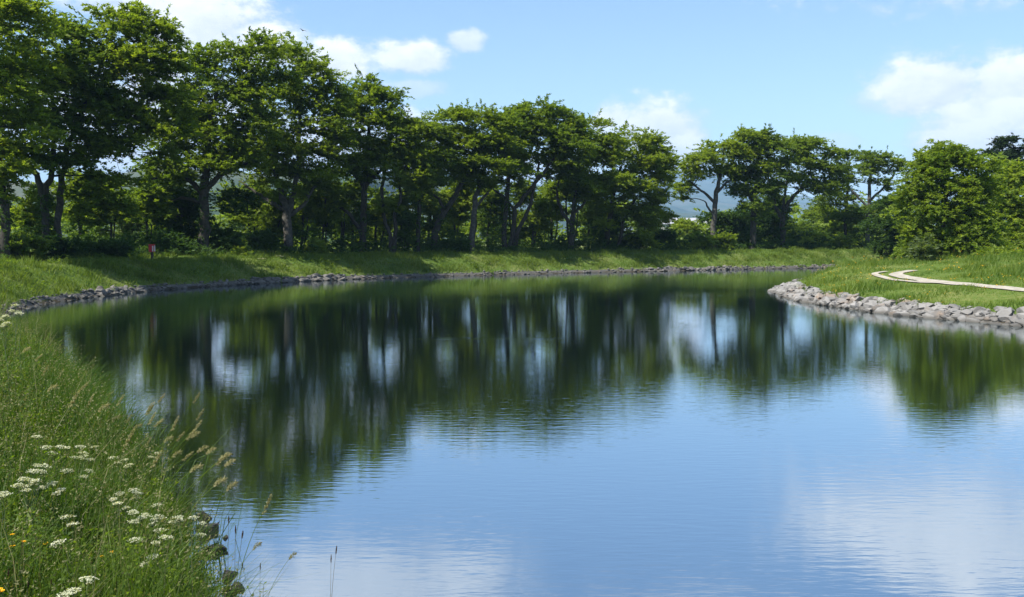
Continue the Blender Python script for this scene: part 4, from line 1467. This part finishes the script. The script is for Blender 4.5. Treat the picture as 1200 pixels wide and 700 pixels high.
# grass stalks with seed heads
def stalk_parts(seed, h, lean, kind):
    g = np.random.default_rng(seed)
    tb = Tubes()
    P = bent_stem(h, lean, 10)
    tb.add(P, np.linspace(0.0042, 0.0020, 10), 4)
    dirn = norm(P[-1] - P[-3])
    V, Fc, tn = [], [], []
    if kind == 'spike':      # foxtail or plantain spike
        L, R, n_ = 0.075, 0.006, 130
    elif kind == 'plume':    # loose drooping plume
        L, R, n_ = 0.17, 0.026, 170
    else:                    # cocksfoot: separate dense tufts on one side
        L, R, n_ = 0.12, 0.013, 170
    for q_ in range(n_):
        t_ = g.random()
        c = P[-1] + dirn * (t_ - 0.35) * L
        if kind == 'tuft':
            b = round(t_ * 4) / 4
            c = P[-1] + dirn * (b - 0.4) * L * 1.3 + np.array([0.022 * (1 - b), 0, 0.006]) * (1 if q_ % 2 else 0.3)
        env = R * (math.sin(math.pi * min(1, t_ * 0.9 + 0.08)) if kind != 'tuft' else 1.0)
        pp = c + g.normal(0, 1, 3) * env * np.array([0.6, 0.6, 0.6])
        if kind == 'plume':
            pp[2] -= 0.05 * t_ * t_
        e = norm(dirn + g.normal(0, 0.5, 3)) * 0.012
        s_ = norm(np.cross(e, g.normal(0, 1, 3))) * 0.0036
        n0 = len(V)
        V += [pp - e, pp + s_, pp + e, pp - s_]
        Fc.append((n0, n0 + 1, n0 + 2, n0 + 3))
        tn.append(g.random())
    leafb = []
    LB = blades_mesh('leaf', np.tile([[0.0, 0.0]], (5, 1)), np.zeros(5), g.uniform(0.25, 0.5, 5) * h / 0.9, np.full(5, 0.007), 0.5, seed + 3)
    return tb.mesh('stem'), np_mesh('seed_head', V, Fc, tint=tn), LB, P[-1]


ST = {}
for k, (kind, lean) in enumerate([('tuft', (0.55, 0.0)), ('tuft', (0.30, 0.05)), ('plume', (0.55, -0.05)), ('plume', (0.42, 0.1)), ('spike', (0.10, 0.0)), ('spike', (0.02, 0.02))]):
    ST[k] = stalk_parts(700 + k, 0.95, lean, kind)

STALKS = []
gs = np.random.default_rng(88)
lab_t = 'tall grass stalk with a buff tufted head leaning over the water'
grp_t = 'buff-headed grass stalks on the near bank edge'
for (px, py, k) in [(188, 468, 0), (176, 480, 1), (173, 481, 1), (177, 492, 1), (184, 497, 0), (229, 468, 0), (233, 488, 0), (230, 501, 0), (228, 509, 2), (210, 513, 0), (222, 511, 0), (204, 498, 1),
                    (236, 526, 2), (246, 528, 2), (262, 535, 2), (268, 542, 2), (258, 540, 0), (218, 536, 0), (228, 549, 3), (206, 532, 3), (270, 570, 3), (256, 565, 3),
                    (150, 492, 1), (140, 470, 1), (128, 462, 0), (120, 478, 3), (105, 470, 1), (135, 490, 3), (96, 455, 0), (70, 440, 1), (60, 455, 3), (85, 470, 1), (44, 420, 0), (30, 410, 3), (52, 435, 1),
                    (160, 500, 3), (172, 520, 1), (196, 515, 3), (150, 515, 1), (182, 540, 1)]:
    what = ['buff-headed stalk leaning far over', 'upright stalk with buff tufts', 'stalk with a wide feathery drooping plume', 'stalk with a small pale plume'][k]
    where = ('high against the tree reflections' if py < 500 and px > 165 else 'at the outermost grass fringe by the rocks' if px > 240 else 'in the fringe above the slanting flowers' if px > 165
             else 'on the rim behind the white flowers' if px > 90 else 'far up the bank rim near the creamy umbels')
    STALKS.append((px, py, k, 'straw', 1.0 + gs.uniform(-0.1, 0.15), what + ' ' + where, grp_t))
for (px, py, k, hgt_, lab) in [
        (312, 593, 1, 0.95, 'very tall thin green grass stalk with a loose pale head over the open water'),
        (284, 628, 4, 0.75, 'purplish foxtail spike next to the round dark stone'),
        (276, 622, 5, 0.7, 'short upright dark spike between the rocks and the foxtail'),
        (268, 610, 5, 0.7, 'thin dark spike standing just above the round dark stone'),
        (342, 651, 2, 0.55, 'arching grass stalk with a nodding pale plume low over the water'),
        (394, 646, 4, 0.6, 'lone grass stalk with a brown double head farthest out over the water'),
        (388, 656, 5, 0.55, 'shorter brown head sharing the foot of the lone outermost stalk'),
        (300, 640, 3, 0.7, 'faint feathery stalk between the foxtail and the tall pale-headed stalk'),
        (284, 664, 4, 0.5, 'brown-purple spike low above the leafy plant at the water edge'),
        (305, 665, 5, 0.5, 'thin dark stalk beside the leafy plant at the water edge')]:
    STALKS.append((px, py, k, 'brown_head' if k in (4, 5) else 'straw', hgt_, lab, 'single stalks against the open water'))
for (px, py) in [(26, 640), (72, 645), (16, 660), (10, 672), (33, 686), (60, 684), (136, 687), (155, 680), (215, 686), (86, 668)]:
    STALKS.append((px, py, 5, 'brown_head', 0.5, 'short brown plantain spike low in the grass among yellow flowers', 'brown plantain spikes on the near bank'))
for (px, py, k, mt, hh, lab, grp) in STALKS:
    st, hd, lv, tipv = ST[k]
    # stalk tip lies away from its foot, so aim the foot back by the lean
    x, y, z_, h2 = place_above(px, py, hh, 2.6)
    sc = max(0.3, h2 / 0.95)
    if lab.endswith('water') or 'foot' in lab or 'stalk' in lab:
        pass
    root = empty('grass_stalk', (x - tipv[0] * sc, y - tipv[1] * sc, 0))
    zf = gz(x - tipv[0] * sc, y - tipv[1] * sc)
    root.location[2] = max(zf, -0.3)
    vs = (EYE + ray(px, py)[1] * y - root.location[2]) / 0.95
    tag(root, lab, 'grass stalk', grp)
    for nm, me_, m2 in [('stem', st, 'light' if mt == 'straw' else 'dry'), ('seed_head', hd, mt), ('foliage', lv, 'near_grass')]:
        o = link_mesh(nm, me_, M[m2], root)
        if nm == 'foliage':
            o['kind'] = 'stuff'
            o.scale = (sc, sc, sc)
        else:
            o.scale = (sc, sc, vs)

# the leafy plant at the water's edge and a dark curled stem beside it
x, y, z_, hh = place_above(306, 672, 0.45)
root = empty('leafy_plant', (x, y, z_))
tag(root, 'bright serrated-leaved plant at the water edge below the rocks', 'plant')
tb = Tubes()
g = np.random.default_rng(91)
V, Fc, tn = [], [], []
for k in range(4):
    a = k * 1.6 + 0.3
    P_ = bent_stem(0.42 + 0.06 * k, (0.12 * math.cos(a), 0.10 * math.sin(a)), 8)
    tb.add(P_, np.linspace(0.004, 0.0018, 8), 5)
    for q_ in range(2, 8):
        for sgn in (-1, 1):
            b = a + sgn * 1.2 + q_ * 0.5
            dv = norm(np.array([math.cos(b), math.sin(b), 0.25]))
            sv = np.array([-math.sin(b), math.cos(b), 0]) * 0.011
            c = P_[q_]
            L = 0.075 * (1 - 0.05 * q_)
            n0 = len(V)
            V += [c, c + dv * L * 0.45 + sv, c + dv * L, c + dv * L * 0.45 - sv]
            Fc.append((n0, n0 + 1, n0 + 2, n0 + 3))
            tn.append(g.uniform(0.6, 1))
link_mesh('stem', tb.mesh('stem'), M['stem'], root)
link_mesh('foliage', np_mesh('foliage', V, Fc, tint=tn), M['grass'], root)

x, y, z_, hh = place_above(340, 690, 0.32)
ux1, uz1 = ray(336, 684)
root = empty('curled_stem', (x, y, z_))
tag(root, 'dark curled dead stem with a drooping tip over the water', 'plant')
s = y / F
pp = np.array([(30, 700), (24, 694), (14, 692), (5, 688), (0, 684), (-2, 681)], float)
P_ = np.column_stack([(pp[:, 0]) * s, np.zeros(6), hh - (pp[:, 1] - 690) * s])
P_ = np.vstack([[(34) * s, 0.0, 0.0], P_])
tb = Tubes()
tb.add(P_, [0.003, 0.003, 0.003, 0.0032, 0.003, 0.0035, 0.003], 6)
link_mesh('stem', tb.mesh('stem'), M['post'], root)
tb = Tubes()
tb.add([P_[-1] + np.array([0.003, 0, -0.012]), P_[-1], P_[-1] + np.array([-0.006, 0, 0.03]), P_[-1] + np.array([-0.008, 0, 0.045])], [0.003, 0.008, 0.007, 0.002], 7)
link_mesh('seed_head', tb.mesh('seed_head'), M['post'], root)

# boulders at the near water's edge
def boulder(px, py, w_px, h_px, D, seed, lab, mat='near_rock'):
    ux, uz = ray(px, py)
    s = D / F
    me_ = rock_mesh('boulder', seed, 15, (1, 0.85, 0.8), sub=True)
    o = link_mesh('boulder', me_, M[mat])
    o.location = (ux * D, D, EYE + uz * D)
    o.scale = (w_px * s * 0.5, w_px * s * 0.5, h_px * s * 0.5)
    o.rotation_euler = (0.3 * math.sin(seed), 0.3 * math.cos(seed), seed)
    tag(o, lab, 'rock', 'dark rocks at the near water edge')
    return o


boulder(246, 622, 40, 34, 11.35, 801, 'big dark rock jutting from the grass beside the round stone')
boulder(265, 631, 11, 12, 11.2, 802, 'small round dark stone standing clear in the water')
boulder(258, 643, 26, 12, 11.0, 803, 'flat brownish rock under the round dark stone')
boulder(238, 606, 26, 20, 11.9, 804, 'grey rock half hidden under the grass, highest of the rocks')
boulder(268, 676, 34, 26, 9.9, 805, 'dark shaded rock under the grass by the leafy plant')
boulder(278, 690, 26, 22, 9.6, 806, 'lowest rock, at the picture bottom beside the leafy plant')

# ------------------------------------------------------------------ small things
D = 74.0
ux, uz = ray(178, 292)
x = ux * D
z_ = gz(x, D)
root = empty('waste_bin', (x, D, z_))
tag(root, 'small red box on a dark post, beside the towpath under the trees', 'bin')


def box(name, cx, cy_, cz, sx, sy, sz, mat, parent, bev=0.01):
    import bmesh
    bm = bmesh.new()
    bmesh.ops.create_cube(bm, size=1.0)
    for v in bm.verts:
        v.co = Vector((v.co.x * sx, v.co.y * sy, v.co.z * sz))
    if bev:
        bmesh.ops.bevel(bm, geom=list(bm.edges), offset=bev, segments=2, affect='EDGES')
    me_ = bpy.data.meshes.new(name)
    bm.to_mesh(me_)
    bm.free()
    return link_mesh(name, me_, M[mat], parent, (cx, cy_, cz))


s = D / F
zt = EYE + ray(178, 287)[1] * D - z_
zb = EYE + ray(178, 295.5)[1] * D - z_
box('post', 0, 0.02, zb / 2, 0.14, 0.14, zb, 'post', root)
box('body', 0.0, 0, (zt + zb) / 2, 0.40, 0.32, zt - zb, 'red', root, 0.03)
box('lid', 0.0, -0.01, zt + 0.022, 0.44, 0.36, 0.04, 'red', root, 0.012)
box('side_panel', 0.203, 0.0, (zt + zb) / 2, 0.012, 0.24, (zt - zb) * 0.8, 'pale_panel', root, 0.003)
box('front_panel', 0.12, -0.163, (zt + zb) / 2 - 0.02, 0.1, 0.012, (zt - zb) * 0.75, 'pale_panel', root, 0.003)
box('base_plate', 0, 0.0, 0.03, 0.5, 0.4, 0.06, 'post', root)

# low white farm building far beyond the gap
D = 330.0
ux, uz = ray(806, 262)
root = empty('farm_building', (ux * D, D, 1.5))
tag(root, 'long low white building with a pale roof far beyond the gap in the trees', 'building')
hb = EYE + ray(806, 263)[1] * D - 1.5
ht = EYE + ray(806, 255.5)[1] * D - 1.5
W, Dp = 17.0, 7.0
wall = box('wall', 0, 0, hb / 2, W, Dp, hb, 'render', root, 0)
me_ = poly_mesh('roof', [(-W / 2 - .4, -Dp / 2 - .4, hb + .01), (W / 2 + .4, -Dp / 2 - .4, hb + .01), (W / 2 + .4, Dp / 2 + .4, hb + .01), (-W / 2 - .4, Dp / 2 + .4, hb + .01), (-W / 2 - .4, 0, ht), (W / 2 + .4, 0, ht)],
                [(0, 1, 5, 4), (2, 3, 4, 5), (0, 4, 3), (1, 2, 5), (0, 3, 2, 1)])
link_mesh('roof', me_, M['roof'], root)
for k in range(4):
    box('window', -6.0 + k * 4.0, -Dp / 2 - 0.02, hb * 0.55, 1.3, 0.08, 1.2, 'glass', root, 0)

# a bird high over the trees
D = 120.0
ux, uz = ray(355, 36)
root = empty('bird', (ux * D, D, EYE + uz * D))
tag(root, 'small dark bird flying above the broad tree against the cloud', 'bird')
root.rotation_euler = (0, 0.25, 0.7)
tb = Tubes()
tb.add([(0, -0.24, 0), (0, -0.18, 0.0), (0, -0.05, 0), (0, 0.08, 0.0), (0, 0.16, 0.02), (0, 0.2, 0.02), (0, 0.245, 0.01)], [0.015, 0.03, 0.055, 0.06, 0.04, 0.036, 0.006], 8)
link_mesh('body', tb.mesh('body'), M['bird'], root)
for sgn in (-1, 1):
    me_ = poly_mesh('wing', [(sgn * 0.03, 0.1, 0.03), (sgn * 0.28, 0.14, 0.12), (sgn * 0.52, -0.02, 0.08), (sgn * 0.26, -0.02, 0.11), (sgn * 0.03, -0.09, 0.03),
                             (sgn * 0.03, 0.1, 0.015), (sgn * 0.28, 0.14, 0.11), (sgn * 0.26, -0.02, 0.10), (sgn * 0.03, -0.09, 0.015)],
                    [(0, 1, 3, 4), (1, 2, 3), (5, 8, 7, 6), (6, 7, 2), (0, 5, 6, 1), (4, 3, 7, 8), (0, 4, 8, 5), (1, 6, 2), (3, 2, 7)])
    link_mesh('wing', me_, M['bird'], root)

tris = sum(len(o.data.loops) - 2 * len(o.data.polygons) for o in scene.objects if o.type == 'MESH')
import sys
print('TRIANGLES', tris, 'objects', len(scene.objects))
